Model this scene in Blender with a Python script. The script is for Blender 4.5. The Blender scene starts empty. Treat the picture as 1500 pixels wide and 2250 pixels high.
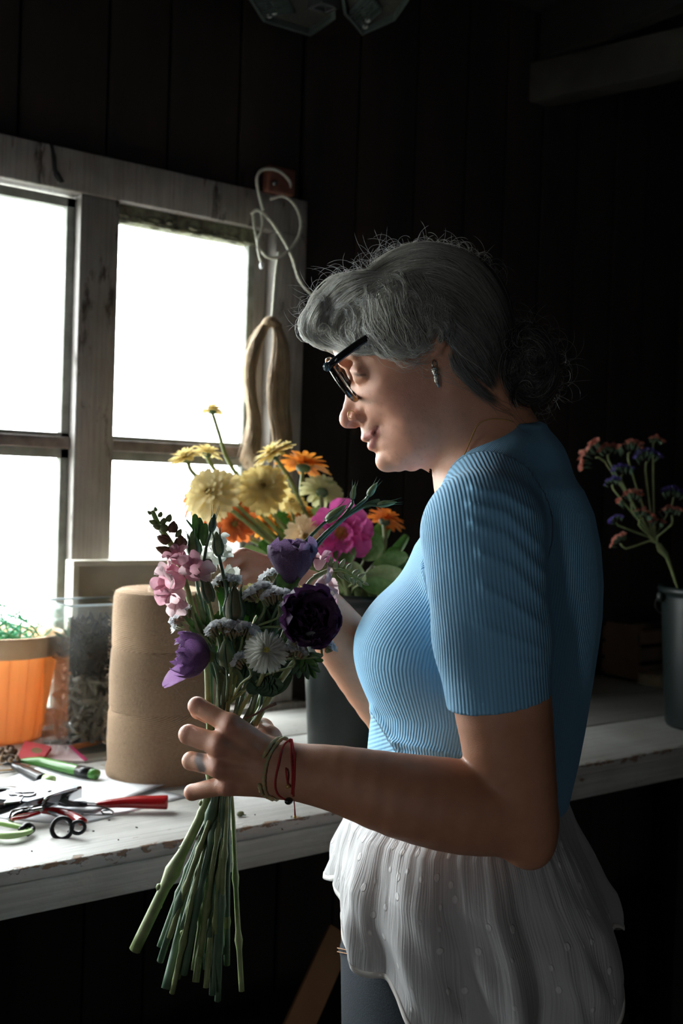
import bpy, bmesh, math, random
import numpy as np
from mathutils import Vector, Matrix
random.seed(7); RNG = np.random.default_rng(7)
scene = bpy.context.scene
COL = scene.collection

# ---------------------------------------------------------------- camera
FPX = 2400.0                      # focal length in pixels of the 1500 x 2250 frame
_A = math.atan(3250/2400)
_f = np.array([math.cos(_A), math.sin(_A), 0.0]); _r = np.array([math.sin(_A), -math.cos(_A), 0.0]); _u = np.array([0, 0, 1.0])
_t = math.atan(50/2400); _p = -0.033
CF = _f*math.cos(_t) - _u*math.sin(_t); _u2 = _u*math.cos(_t) + _f*math.sin(_t)
CR = math.cos(_p)*_r - math.sin(_p)*_u2
CU = math.cos(_p)*_u2 + math.sin(_p)*_r
CC = np.array([0.0, 0.0, 1.38])
cam_data = bpy.data.cameras.new('camera'); cam = bpy.data.objects.new('camera', cam_data); COL.objects.link(cam)
cam_data.sensor_fit = 'VERTICAL'; cam_data.sensor_height = 36.0; cam_data.lens = 36.0*FPX/2250
m = Matrix.Identity(4)
for i in range(3):
    m[i][0] = CR[i]; m[i][1] = CU[i]; m[i][2] = -CF[i]; m[i][3] = CC[i]
cam.matrix_world = m
cam_data.clip_start = 0.05
cam_data.dof.use_dof = True; cam_data.dof.focus_distance = 1.12; cam_data.dof.aperture_fstop = 7.0
scene.camera = cam

# ---------------------------------------------------------------- world, light, exposure
world = bpy.data.worlds.new('overcast_sky'); scene.world = world; world.use_nodes = True
wn = world.node_tree.nodes; wn.clear()
bg = wn.new('ShaderNodeBackground'); wo = wn.new('ShaderNodeOutputWorld')
bg.inputs[0].default_value = (0.965, 0.985, 1.0, 1); bg.inputs[1].default_value = 27.0
world.node_tree.links.new(bg.outputs[0], wo.inputs[0])
vs = scene.view_settings; vs.view_transform = 'Standard'; vs.look = 'None'; vs.exposure = 0.0; vs.gamma = 1.0; vs.use_curve_mapping = False
scene.display_settings.display_device = 'sRGB'
scene.cycles.use_denoising = True
scene.cycles.max_bounces = 8; scene.cycles.diffuse_bounces = 4; scene.cycles.transparent_max_bounces = 16
scene.cycles.sample_clamp_indirect = 4.0
def portal(name, loc, size, rot):
    l = bpy.data.lights.new(name, 'AREA'); l.shape = 'RECTANGLE'; l.size, l.size_y = size; l.cycles.is_portal = True
    o = bpy.data.objects.new(name, l); COL.objects.link(o); o.location = loc; o.rotation_euler = rot
portal('window_daylight', (0.33, 2.16, 1.42), (2.1, 1.02), (math.radians(-90), 0, 0))
portal('south_fill_slit', (1.55, -2.55, 1.1), (.035, 2.1), (math.radians(90), 0, 0))  # added unseen slit in the south wall, lifts her dark back
portal('west_fill_slit', (-2.68, -0.95, 1.05), (2.1, .12), (0, math.radians(-90), 0))  # added unseen slit in the west wall, weak fill from camera left

# ---------------------------------------------------------------- helpers
def P(x, y, d):
    """a world point seen at pixel x, y of the photograph, at depth d metres from the lens"""
    return CC + d*(CF + (x-750)/FPX*CR + (1125-y)/FPX*CU)
def on_y(x, y, Y): d = P(x, y, 1.0)-CC; return CC + d*((Y-CC[1])/d[1])
def on_z(x, y, Z): d = P(x, y, 1.0)-CC; return CC + d*((Z-CC[2])/d[2])
def V(*a): return np.array(a, float)
def unit(v): v = np.asarray(v, float); return v/max(np.linalg.norm(v), 1e-12)

MATS = {}
def mat(name, col=(.5,.5,.5), rough=.6, col2=None, scale=30, detail=4, bump=0.0, bscale=None, metal=0.0, sss=0.0, sssr=(.02,.008,.004), trans=0.0, sheen=0.0, stretch=(1,1,1), lo=.35, hi=.65, spec=.5, back=0.0, coat=0.0):
    if name in MATS: return MATS[name]
    m = bpy.data.materials.new(name); MATS[name] = m; m.use_nodes = True
    nt = m.node_tree; b = nt.nodes['Principled BSDF']; L = nt.links.new
    b.inputs['Base Color'].default_value = (*col, 1); b.inputs['Roughness'].default_value = rough; b.inputs['Metallic'].default_value = metal
    b.inputs['Specular IOR Level'].default_value = spec
    if sss: b.inputs['Subsurface Weight'].default_value = sss; b.inputs['Subsurface Radius'].default_value = sssr; b.inputs['Subsurface Scale'].default_value = 1.0
    if trans: b.inputs['Transmission Weight'].default_value = trans
    if sheen: b.inputs['Sheen Weight'].default_value = sheen
    if coat: b.inputs['Coat Weight'].default_value = coat
    if col2 is not None or bump:
        tc = nt.nodes.new('ShaderNodeTexCoord'); mp = nt.nodes.new('ShaderNodeMapping'); mp.inputs['Scale'].default_value = stretch
        L(tc.outputs['Object'], mp.inputs[0])
        n = nt.nodes.new('ShaderNodeTexNoise'); n.inputs['Scale'].default_value = scale; n.inputs['Detail'].default_value = detail
        L(mp.outputs[0], n.inputs['Vector'])
        if col2 is not None:
            r = nt.nodes.new('ShaderNodeValToRGB'); r.color_ramp.elements[0].position = lo; r.color_ramp.elements[1].position = hi
            r.color_ramp.elements[0].color = (*col, 1); r.color_ramp.elements[1].color = (*col2, 1)
            L(n.outputs['Fac'], r.inputs[0]); L(r.outputs[0], b.inputs['Base Color'])
        if bump:
            n2 = n
            if bscale:
                n2 = nt.nodes.new('ShaderNodeTexNoise'); n2.inputs['Scale'].default_value = bscale; n2.inputs['Detail'].default_value = 5; L(mp.outputs[0], n2.inputs['Vector'])
            bp = nt.nodes.new('ShaderNodeBump'); bp.inputs['Strength'].default_value = 1.0; bp.inputs['Distance'].default_value = bump
            L(n2.outputs['Fac'], bp.inputs['Height']); L(bp.outputs[0], b.inputs['Normal'])
    if back:   # thin leaf or cloth: some light passes through
        tr = nt.nodes.new('ShaderNodeBsdfTranslucent'); mx = nt.nodes.new('ShaderNodeMixShader'); mx.inputs[0].default_value = back
        src = b.inputs['Base Color'].links[0].from_socket if b.inputs['Base Color'].links else None
        if src: L(src, tr.inputs[0])
        else: tr.inputs[0].default_value = (*col, 1)
        L(b.outputs[0], mx.inputs[1]); L(tr.outputs[0], mx.inputs[2]); L(mx.outputs[0], nt.nodes['Material Output'].inputs[0])
    return m

def add_mesh(name, verts, faces, m, parent=None, smooth=True, loc=None):
    me = bpy.data.meshes.new(name)
    verts = np.asarray(verts, float)
    me.from_pydata([tuple(v) for v in verts.tolist()] if len(verts) < 60000 else verts.tolist(), [], faces if isinstance(faces, list) else faces.tolist())
    me.update()
    if smooth: me.shade_smooth()
    o = bpy.data.objects.new(name, me); COL.objects.link(o)
    if m is not None: me.materials.append(m)
    if parent is not None:
        o.parent = parent
        o.matrix_parent_inverse = parent_matrix(parent).inverted()
    return o
def parent_matrix(p):
    mm = p.matrix_basis.copy()
    if p.parent: mm = parent_matrix(p.parent) @ p.matrix_parent_inverse @ mm
    return mm
def tag(o, label=None, cat=None, group=None, kind=None):
    if label: o['label'] = label
    if cat: o['category'] = cat
    if group: o['group'] = group
    if kind: o['kind'] = kind
    return o
def thing(name, loc, label, cat, group=None):
    o = bpy.data.objects.new(name, None); COL.objects.link(o); o.empty_display_size = .05
    o.location = Vector(tuple(loc)); return tag(o, label, cat, group)

class MB:
    """collects shapes and builds them as one mesh object, in world coordinates"""
    def __init__(s): s.v = []; s.f = []; s.n = 0
    def add(s, v, f):
        v = np.asarray(v, float); s.v.append(v); s.f += [tuple(int(i)+s.n for i in q) for q in f]; s.n += len(v); return s
    def box(s, lo, hi, M=None):
        lo = np.asarray(lo, float); hi = np.asarray(hi, float)
        v = np.array([[(lo, hi)[(i >> k) & 1][k] for k in range(3)] for i in range(8)])
        if M is not None: v = (np.c_[v, np.ones(8)] @ np.array(M).T)[:, :3]
        return s.add(v, [(0,2,3,1),(4,5,7,6),(0,1,5,4),(2,6,7,3),(0,4,6,2),(1,3,7,5)])
    def beam(s, a, b, w, h, up=(0,0,1)):
        a = V(*a); b = V(*b); d = unit(b-a); x = unit(np.cross(d, up)); y = np.cross(x, d)
        v = [p+sx*x*w/2+sy*y*h/2 for p in (a, b) for sx, sy in ((-1,-1),(1,-1),(1,1),(-1,1))]
        return s.add(v, [(0,1,2,3),(7,6,5,4),(0,4,5,1),(1,5,6,2),(2,6,7,3),(3,7,4,0)])
    def tube(s, pts, rad, sides=8, cap=True, close=False, flat=1.0, up=None):
        pts = np.asarray(pts, float); n = len(pts); rad = np.broadcast_to(np.asarray(rad, float), (n,))
        t = np.gradient(pts, axis=0)
        if close: t = np.roll(pts, -1, 0)-np.roll(pts, 1, 0)
        t /= np.maximum(np.linalg.norm(t, axis=1, keepdims=True), 1e-12)
        ref = np.array(up if up is not None else ((0,0,1) if abs(t[0][2]) < .9 else (1,0,0)), float)
        nrm = []; x = unit(np.cross(t[0], ref))
        for i in range(n):
            x = unit(x-np.dot(x, t[i])*t[i]) if up is None else unit(np.cross(t[i], ref)); nrm.append(x)
        nrm = np.array(nrm); bn = np.cross(t, nrm)
        a = np.linspace(0, 2*np.pi, sides, endpoint=False)
        ring = pts[:, None]+rad[:, None, None]*(np.cos(a)[None, :, None]*nrm[:, None]+flat*np.sin(a)[None, :, None]*bn[:, None])
        f = []
        for i in range(n if close else n-1):
            j = (i+1) % n
            for k in range(sides): f.append((i*sides+k, i*sides+(k+1) % sides, j*sides+(k+1) % sides, j*sides+k))
        if cap and not close: f += [tuple(range(sides-1, -1, -1)), tuple((n-1)*sides+k for k in range(sides))]
        return s.add(ring.reshape(-1, 3), f)
    def rings(s, R, close=True, cap0=False, cap1=False):
        R = np.asarray(R, float); n, k = R.shape[:2]; f = []
        for i in range(n-1):
            for j in range(k if close else k-1): f.append((i*k+j, i*k+(j+1) % k, (i+1)*k+(j+1) % k, (i+1)*k+j))
        if cap0: f.append(tuple(range(k-1, -1, -1)))
        if cap1: f.append(tuple((n-1)*k+j for j in range(k)))
        return s.add(R.reshape(-1, 3), f)
    def lathe(s, c, prof, sides=32, axis=None, cap0=False, cap1=False):
        c = V(*c); a = np.linspace(0, 2*np.pi, sides, endpoint=False)
        if axis is None: x, y, z = V(1,0,0), V(0,1,0), V(0,0,1)
        else:
            z = unit(axis); x = unit(np.cross(z, (0,0,1) if abs(z[2]) < .9 else (1,0,0))); y = np.cross(z, x)
        R = [[c+r*(math.cos(t)*x+math.sin(t)*y)+h*z for t in a] for r, h in prof]
        return s.rings(R, True, cap0, cap1)
    def ball(s, c, r, M=None, seg=12, rng=8):
        c = V(*c); r = np.broadcast_to(np.asarray(r, float), (3,))
        th = np.linspace(0, np.pi, rng+1)[1:-1]; a = np.linspace(0, 2*np.pi, seg, endpoint=False)
        R = [[V(math.sin(t)*math.cos(q), math.sin(t)*math.sin(q), math.cos(t))*r for q in a] for t in th]
        v = np.array(R).reshape(-1, 3); v = np.r_[v, [[0,0,r[2]]], [[0,0,-r[2]]]]
        if M is not None: v = v @ np.asarray(M, float)      # rows of M are the local axes
        n = len(v); f = []
        for i in range(rng-2):
            for j in range(seg): f.append((i*seg+j, (i+1)*seg+j, (i+1)*seg+(j+1) % seg, i*seg+(j+1) % seg))
        for j in range(seg):
            f.append((n-2, j, (j+1) % seg)); f.append((n-1, (rng-2)*seg+(j+1) % seg, (rng-2)*seg+j))
        return s.add(v+c, f)
    def build(s, name, m, parent=None, smooth=True, bevel=0.0, seg=2):
        o = add_mesh(name, np.concatenate(s.v), s.f, m, parent, smooth)
        if bevel:
            md = o.modifiers.new('bevel', 'BEVEL'); md.width = bevel; md.segments = seg; md.limit_method = 'ANGLE'; md.angle_limit = .6
            o.data.shade_smooth(); md.harden_normals = False
        return o
def flat_box(name, lo, hi, m, parent=None, bevel=.002):
    return MB().box(lo, hi).build(name, m, parent, smooth=False, bevel=bevel)
def spline(pts, n=24, closed=False):
    """Catmull-Rom through the points"""
    p = np.asarray(pts, float)
    if closed: p = np.r_[p[-1:], p, p[:2]]
    else: p = np.r_[2*p[:1]-p[1:2], p, 2*p[-1:]-p[-2:-1]]
    m = len(p)-3; ts = np.linspace(0, m, n, endpoint=not closed); out = []
    for t in ts:
        i = min(int(t), m-1); u = t-i; a, b, c, d = p[i:i+4]
        out.append(.5*((2*b)+(c-a)*u+(2*a-5*b+4*c-d)*u*u+(3*b-a-3*c+d)*u**3))
    return np.array(out)
# ================================================================= the room
M_plank = mat('old_dark_planks', (.008,.005,.004), .9, (.022,.013,.009), 9, stretch=(1,1,.12), bump=.002, bscale=30)
M_dark = mat('dark_timber', (.006,.005,.004), .9, (.015,.010,.008), 12, bump=.002)
BZ_ = .90
M_floor = mat('dusty_floorboards', (.03,.022,.017), .8, (.06,.045,.035), 8, stretch=(.1,1,1), bump=.001)
def paint_mat(name, edge=False, *,  white=(.60,.60,.57), wood=(.16,.10,.065), lo=.60, hi=.66, stretch=(.25,1,1), scale=26, grime=.5):
    m = mat(name, white, .55); nt = m.node_tree; N = nt.nodes.new; L = nt.links.new; b = nt.nodes['Principled BSDF']
    tc = N('ShaderNodeTexCoord'); mp = N('ShaderNodeMapping'); mp.inputs['Scale'].default_value = stretch; L(tc.outputs['Object'], mp.inputs[0])
    n1 = N('ShaderNodeTexNoise'); n1.inputs['Scale'].default_value = scale; n1.inputs['Detail'].default_value = 9; n1.inputs['Roughness'].default_value = .68; L(mp.outputs[0], n1.inputs['Vector'])
    r1 = N('ShaderNodeValToRGB'); r1.color_ramp.elements[0].position = lo; r1.color_ramp.elements[1].position = hi; fac = n1.outputs['Fac']
    if edge:      # paint is worn through along the front edge of the boards
        sx = N('ShaderNodeSeparateXYZ'); L(tc.outputs['Object'], sx.inputs[0]); e1 = N('ShaderNodeMapRange'); e1.inputs[1].default_value = 1.300; e1.inputs[2].default_value = 1.316; e1.inputs[3].default_value = .17; e1.inputs[4].default_value = 0; L(sx.outputs['Y'], e1.inputs[0])
        e2 = N('ShaderNodeMapRange'); e2.inputs[1].default_value = BZ_-.012; e2.inputs[2].default_value = BZ_-.001; e2.inputs[3].default_value = .25; e2.inputs[4].default_value = 1; L(sx.outputs['Z'], e2.inputs[0])
        e3 = N('ShaderNodeMath'); e3.operation = 'MULTIPLY_ADD'; L(e1.outputs[0], e3.inputs[0]); L(e2.outputs[0], e3.inputs[1]); L(fac, e3.inputs[2]); fac = e3.outputs[0]
    L(fac, r1.inputs[0])
    n2 = N('ShaderNodeTexNoise'); n2.inputs['Scale'].default_value = 7; n2.inputs['Detail'].default_value = 7; L(tc.outputs['Object'], n2.inputs['Vector'])
    r2 = N('ShaderNodeValToRGB'); r2.color_ramp.elements[0].position = .3; r2.color_ramp.elements[1].position = .7
    g = tuple(c*grime for c in white); r2.color_ramp.elements[0].color = (g[0], g[1]*.97, g[2]*.92, 1); r2.color_ramp.elements[1].color = (*white, 1); L(n2.outputs['Fac'], r2.inputs[0])
    n3 = N('ShaderNodeTexNoise'); n3.inputs['Scale'].default_value = 120; n3.inputs['Detail'].default_value = 3; L(mp.outputs[0], n3.inputs['Vector'])
    mp4 = N('ShaderNodeMapping'); mp4.inputs['Scale'].default_value = tuple(.03 if q < 1 else 1 for q in stretch); L(tc.outputs['Object'], mp4.inputs[0])
    n4 = N('ShaderNodeTexNoise'); n4.inputs['Scale'].default_value = 160; n4.inputs['Detail'].default_value = 4; L(mp4.outputs[0], n4.inputs['Vector'])
    r4 = N('ShaderNodeMapRange'); r4.inputs[1].default_value = .42; r4.inputs[2].default_value = .55; r4.inputs[3].default_value = .84; r4.inputs[4].default_value = 1; L(n4.outputs['Fac'], r4.inputs[0])
    hs = N('ShaderNodeHueSaturation'); L(r2.outputs[0], hs.inputs['Color']); L(r4.outputs[0], hs.inputs['Value'])
    mx = N('ShaderNodeMix'); mx.data_type = 'RGBA'; L(r1.outputs[0], mx.inputs[0]); L(hs.outputs[0], mx.inputs[6]); mx.inputs[7].default_value = (*wood, 1)
    L(mx.outputs[2], b.inputs['Base Color'])
    ad = N('ShaderNodeMath'); ad.operation = 'MULTIPLY_ADD'; ad.inputs[1].default_value = -.6; L(r1.outputs[0], ad.inputs[0]); L(n3.outputs['Fac'], ad.inputs[2])
    bp = N('ShaderNodeBump'); bp.inputs['Distance'].default_value = .0012; bp.inputs['Strength'].default_value = 1; L(ad.outputs[0], bp.inputs['Height']); L(bp.outputs[0], b.inputs['Normal'])
    return m
M_frame = paint_mat('weathered_frame_paint', white=(.42,.39,.37), wood=(.07,.05,.04), lo=.58, hi=.66, stretch=(1,1,.25), scale=30, grime=.55)
M_benchtop = paint_mat('chipped_bench_top_paint', True, white=(.56,.56,.53), wood=(.26,.17,.11), lo=.655, hi=.675, stretch=(.45,1,1), scale=70, grime=.74)
M_benchedge = paint_mat('chipped_bench_edge_paint', white=(.58,.60,.56), wood=(.20,.13,.09), lo=.66, hi=.68, stretch=(.5,1,1), scale=60, grime=.66)
M_putty = mat('crumbling_mossy_putty', (.20,.20,.13), .95, (.06,.055,.04), 45, bump=.004)

X0, X1, Y0, Y1, ZC = -2.6, 3.3, -2.5, 1.98, 2.62
fl = MB().box((X0-.1, Y0-.1, -.12), (X1+.1, Y1+.2, -.03)).build('floor', M_dark, smooth=False); tag(fl, kind='structure')
for i in range(32):
    y = Y0+i*.146
    b = flat_box('floorboard', (X0, y, -.03), (X1, y+.142, 0), M_floor, fl, .002)
ce = MB().box((X0-.1, Y0-.1, ZC), (X1+.1, Y1+.2, ZC+.08)).build('ceiling', M_dark, smooth=False); tag(ce, kind='structure')
for i, x in enumerate(np.arange(X0+.3, X1, .62)):
    flat_box('ceiling_joist', (x, Y0, ZC-.13), (x+.05, Y1, ZC), M_dark, ce, .003)
# window wall, built of upright boards, with the long window opening in it
OX0, OX1, OZ0, OZ1 = -.72, 1.37, .90, 1.935
wn_ = MB()
wn_.box((X0-.1, 2.03, -.1), (OX0, 2.10, ZC)); wn_.box((OX1, 2.03, -.1), (X1+.1, 2.10, ZC))
wn_.box((OX0, 2.03, -.1), (OX1, 2.10, OZ0)); wn_.box((OX0, 2.03, OZ1), (OX1, 2.10, ZC))
wl = wn_.build('wall_north', M_dark, smooth=False); tag(wl, kind='structure')
x = OX1-.03+.005
while x < X1:
    w = random.uniform(.13, .19); flat_box('plank', (x, 2.0+random.uniform(0,.006), 0), (min(x+w, X1)-.006, 2.03, ZC), M_plank, wl, .003); x += w
x = OX0
while x < OX1-.03:
    w = random.uniform(.13, .19); x2 = min(x+w, OX1-.03)
    flat_box('plank', (x, 2.0+random.uniform(0,.006), OZ1+.01), (x2-.006, 2.03, ZC), M_plank, wl, .003)
    flat_box('plank', (x, 2.0+random.uniform(0,.006), 0), (x2-.006, 2.03, OZ0-.01), M_plank, wl, .003); x = x2
we = MB().box((X1+.03, Y0-.1, -.1), (X1+.1, Y1+.2, ZC)).build('wall_east', M_dark, smooth=False); tag(we, kind='structure')
y = Y0
while y < Y1:
    w = random.uniform(.14, .2); flat_box('plank', (X1+random.uniform(0,.006), y, 0), (X1+.03, min(y+w, Y1+.05)-.006, ZC), M_plank, we, .003); y += w
ww = MB().box((X0-.1, Y0-.1, -.1), (X0, -1.01, ZC)).box((X0-.1, -.89, -.1), (X0, Y1+.2, ZC)).box((X0-.1, -1.01, 2.1), (X0, -.89, ZC)).build('wall_west', M_dark, smooth=False); tag(ww, kind='structure')  # narrow opening added out of view to let in fill light
ws = MB(); ws.box((X0, Y0-.1, -.1), (1.533, Y0, ZC)); ws.box((1.567, Y0-.1, -.1), (X1, Y0, ZC)); ws.box((1.533, Y0-.1, 2.15), (1.567, Y0, ZC))  # thin unseen opening added to brighten the shaded side
wsb = ws.build('wall_south', M_dark, smooth=False); tag(wsb, kind='structure')
# sloping roof brace high in the far corner
a, b = P(1500, 118, 2.55), P(820, 268, 3.2)
d = unit(b-a); tr = MB().beam(a-d*.9, b+d*.25, .07, .10).build('trim_1', mat('grey_brace', (.025,.022,.018), .8, (.045,.04,.032), 10, bump=.002), smooth=False, bevel=.004); tag(tr, kind='structure')
# ground outside
gr = MB().box((-14, 2.4, -.3), (16, 30, -.25)).build('ground', mat('pale_yard', (.30,.33,.26), .9, (.42,.43,.38), 1.0), smooth=False); tag(gr, kind='structure')

# ---- the window: frame members as parts
win = MB()
YF = 1.98                                        # room-side face of the frame
win.box((OX0-.03, YF, 1.925), (1.345, YF+.07, 2.005)); wf = win.build('window_1', M_frame, smooth=False, bevel=.004); tag(wf, kind='structure')
def wpart(name, lo, hi, m=M_frame, bv=.003): return flat_box(name, lo, hi, m, wf, bv)
wpart('jamb', (1.262, YF-.004, .912), (1.342, YF+.07, 1.925)); wpart('jamb', (OX0-.03, YF, .912), (OX0+.05, YF+.07, 1.925))
wpart('stop_bead', (1.232, YF+.03, .912), (1.262, YF+.07, 1.925))
mull = [.826, .41, -.005, -.42]
for x in mull: wpart('mullion', (x, YF+.002, .912), (x+.080, YF+.07, 1.925))
wpart('window_sill', (OX0-.05, YF-.022, .885), (1.37, YF+.10, .912))
edges = [(mull[i]+.08, (1.232 if i == 0 else mull[i-1])) for i in range(4)]+[(OX0+.05, mull[-1])]
M_glass = bpy.data.materials.new('dusty_window_glass'); M_glass.use_nodes = True
def thin_glass(m, col=(.96,.98,.98), dirt=.06, dcol=(.75,.78,.78), gloss=.06, rough=.03):
    nt = m.node_tree; nt.nodes.remove(nt.nodes['Principled BSDF']); N = nt.nodes.new; L = nt.links.new
    t = N('ShaderNodeBsdfTransparent'); t.inputs[0].default_value = (*col, 1); g = N('ShaderNodeBsdfGlossy'); g.inputs['Roughness'].default_value = rough
    fr = N('ShaderNodeLayerWeight'); fr.inputs[0].default_value = .12
    ad = N('ShaderNodeMath'); ad.operation = 'MULTIPLY_ADD'; ad.inputs[1].default_value = .5; ad.inputs[2].default_value = gloss*.5; L(fr.outputs['Fresnel'], ad.inputs[0])
    m1 = N('ShaderNodeMixShader'); L(ad.outputs[0], m1.inputs[0]); L(t.outputs[0], m1.inputs[1]); L(g.outputs[0], m1.inputs[2])
    df = N('ShaderNodeBsdfDiffuse'); df.inputs[0].default_value = (*dcol, 1); tl = N('ShaderNodeBsdfTranslucent'); tl.inputs[0].default_value = (*dcol, 1)
    m2 = N('ShaderNodeMixShader'); L(df.outputs[0], m2.inputs[1]); L(tl.outputs[0], m2.inputs[2])
    n = N('ShaderNodeTexNoise'); n.inputs['Scale'].default_value = 14; n.inputs['Detail'].default_value = 6; tc = N('ShaderNodeTexCoord'); L(tc.outputs['Object'], n.inputs['Vector'])
    mu = N('ShaderNodeMath'); mu.operation = 'MULTIPLY'; mu.inputs[1].default_value = dirt*2; L(n.outputs['Fac'], mu.inputs[0])
    m3 = N('ShaderNodeMixShader'); L(mu.outputs[0], m3.inputs[0]); L(m1.outputs[0], m3.inputs[1]); L(m2.outputs[0], m3.inputs[2])
    L(m3.outputs[0], nt.nodes['Material Output'].inputs[0]); return m
thin_glass(M_glass)
for i, (a, b) in enumerate(edges):
    top = 1.925
    wpart('glazing_bar', (a, YF+.022, 1.440), (b, YF+.06, 1.463), mat('dark_bar_paint', (.12,.095,.085), .7, (.22,.18,.16), 30, bump=.001))
    for z0, z1 in ((.932, 1.440), (1.463, top-.005)):
        for nm, lo, hi in (('putty_strip', (a, YF+.03, z1-.018), (b, YF+.052, z1)), ('putty_strip', (a, YF+.03, z0), (b, YF+.052, z0+.008)), ('putty_strip', (b-.016, YF+.03, z0), (b, YF+.052, z1)), ('putty_strip', (a, YF+.03, z0), (a+.008, YF+.052, z1))):
            wpart(nm, lo, hi, mat('grey_sash', (.22,.23,.20), .8, (.34,.35,.32), 30, bump=.001), .001)
        wpart('pane', (a, YF+.046, z0), (b, YF+.049, z1), M_glass, 0)
    wpart('bottom_rail', (a, YF+.02, .912), (b, YF+.06, .932))
# the ragged, mossy head of the right-hand opening
mb = MB()
for k in range(70):
    x = random.uniform(.91, 1.23); t = (x-.9)/.33
    mb.ball((x, YF+.028+random.uniform(-.008,.008), 1.908-random.uniform(0,.014)), (random.uniform(.008,.026), .007, random.uniform(.003,.006)), seg=7, rng=5)
mb.build('crumbling_putty', M_putty, wf).__setitem__('kind', 'stuff')
wpart('head_strip', (.906, YF+.02, 1.893), (1.235, YF+.062, 1.925), M_putty, .002)
# crack/cord stain hanging at the head of the frame
MB().tube(spline([on_y(112,312,1.977), on_y(118,345,1.976), on_y(121,375,1.976), on_y(135,402,1.974)], 14), [.003]*4+[.004]*6+[.006]*4, 6).build('dark_cord_end', mat('black_tar', (.01,.01,.01), .8), wf)

# ---- the workbench
bench = thing('workbench', (1.0, 1.6, 0), 'long white-painted wooden workbench with chipped front edge under the window', 'workbench')
BX0, BX1, BY0, BY1, BZ = -1.6, 3.2, 1.30, 1.955, .90
for i, (a, b) in enumerate(((1.30, 1.52), (1.524, 1.742), (1.746, 1.955))):
    flat_box('top_board', (BX0, a, BZ-.019), (BX1, b-.001, BZ), M_benchtop, bench, .003)
flat_box('front_rail', (BX0, BY0+.004, BZ-.062), (BX1, BY0+.03, BZ-.0195), M_benchedge, bench, .002)
for x in (-1.5, -.1, 1.9, 3.1):
    for y in (1.34, 1.88): flat_box('leg', (x-.04, y, 0), (x+.04, y+.07, BZ-.0195), M_dark, bench, .003)
flat_box('lower_shelf', (BX0+.1, 1.45, .28), (BX1-.1, 1.93, .30), M_dark, bench, .002)
# ================================================================= signed-distance sculpting (numpy) -> one continuous mesh
def Q(x, y, d): return V((x-750)/FPX*d, (1125-y)/FPX*d, d)        # figure frame: right, up, away
def to_world(p): p = np.atleast_2d(p); return CC+p[:, :1]*CR+p[:, 1:2]*CU+p[:, 2:3]*CF
def pix(p): return 750+p[:, 0]/p[:, 2]*FPX, 1125-p[:, 1]/p[:, 2]*FPX
def smin(a, b, k):
    if k <= 0: return np.minimum(a, b)
    h = np.maximum(k-np.abs(a-b), 0)/k; return np.minimum(a, b)-h*h*k*.25
def cap(a, b, r1, r2):
    a = np.asarray(a, float); b = np.asarray(b, float); ab = b-a; L2 = float(ab@ab)+1e-12
    def f(p):
        q = p-a; t = np.clip(q@ab/L2, 0, 1); return np.sqrt(((q-t[:, None]*ab)**2).sum(1)+1e-14)-(r1+(r2-r1)*t)
    return f
def ell(c, r, M=None):
    c = np.asarray(c, float); r = np.asarray(r, float); M_ = None if M is None else np.asarray(M, float).T
    def f(p):
        q = p-c
        if M_ is not None: q = q@M_
        k0 = np.sqrt(((q/r)**2).sum(1)); k1 = np.sqrt(((q/r**2)**2).sum(1))+1e-9
        return np.where(k0 < 1e-6, -r.min(), k0*(k0-1)/k1)
    return f
def chain(pts, rs, k=.004):
    fs = [cap(pts[i], pts[i+1], rs[i], rs[i+1]) for i in range(len(pts)-1)]
    def f(p):
        d = fs[0](p)
        for g in fs[1:]: d = smin(d, g(p), k)
        return d
    return f
def limb(pts, rs, k=.004, n=4):
    m_ = (len(pts)-1)*n+1; P_ = spline(pts, m_); s = np.linspace(0, len(rs)-1, m_); rr = spline([(r, 0, 0) for r in rs], m_)[:, 0]; return chain(list(P_), list(rr), k)
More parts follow.
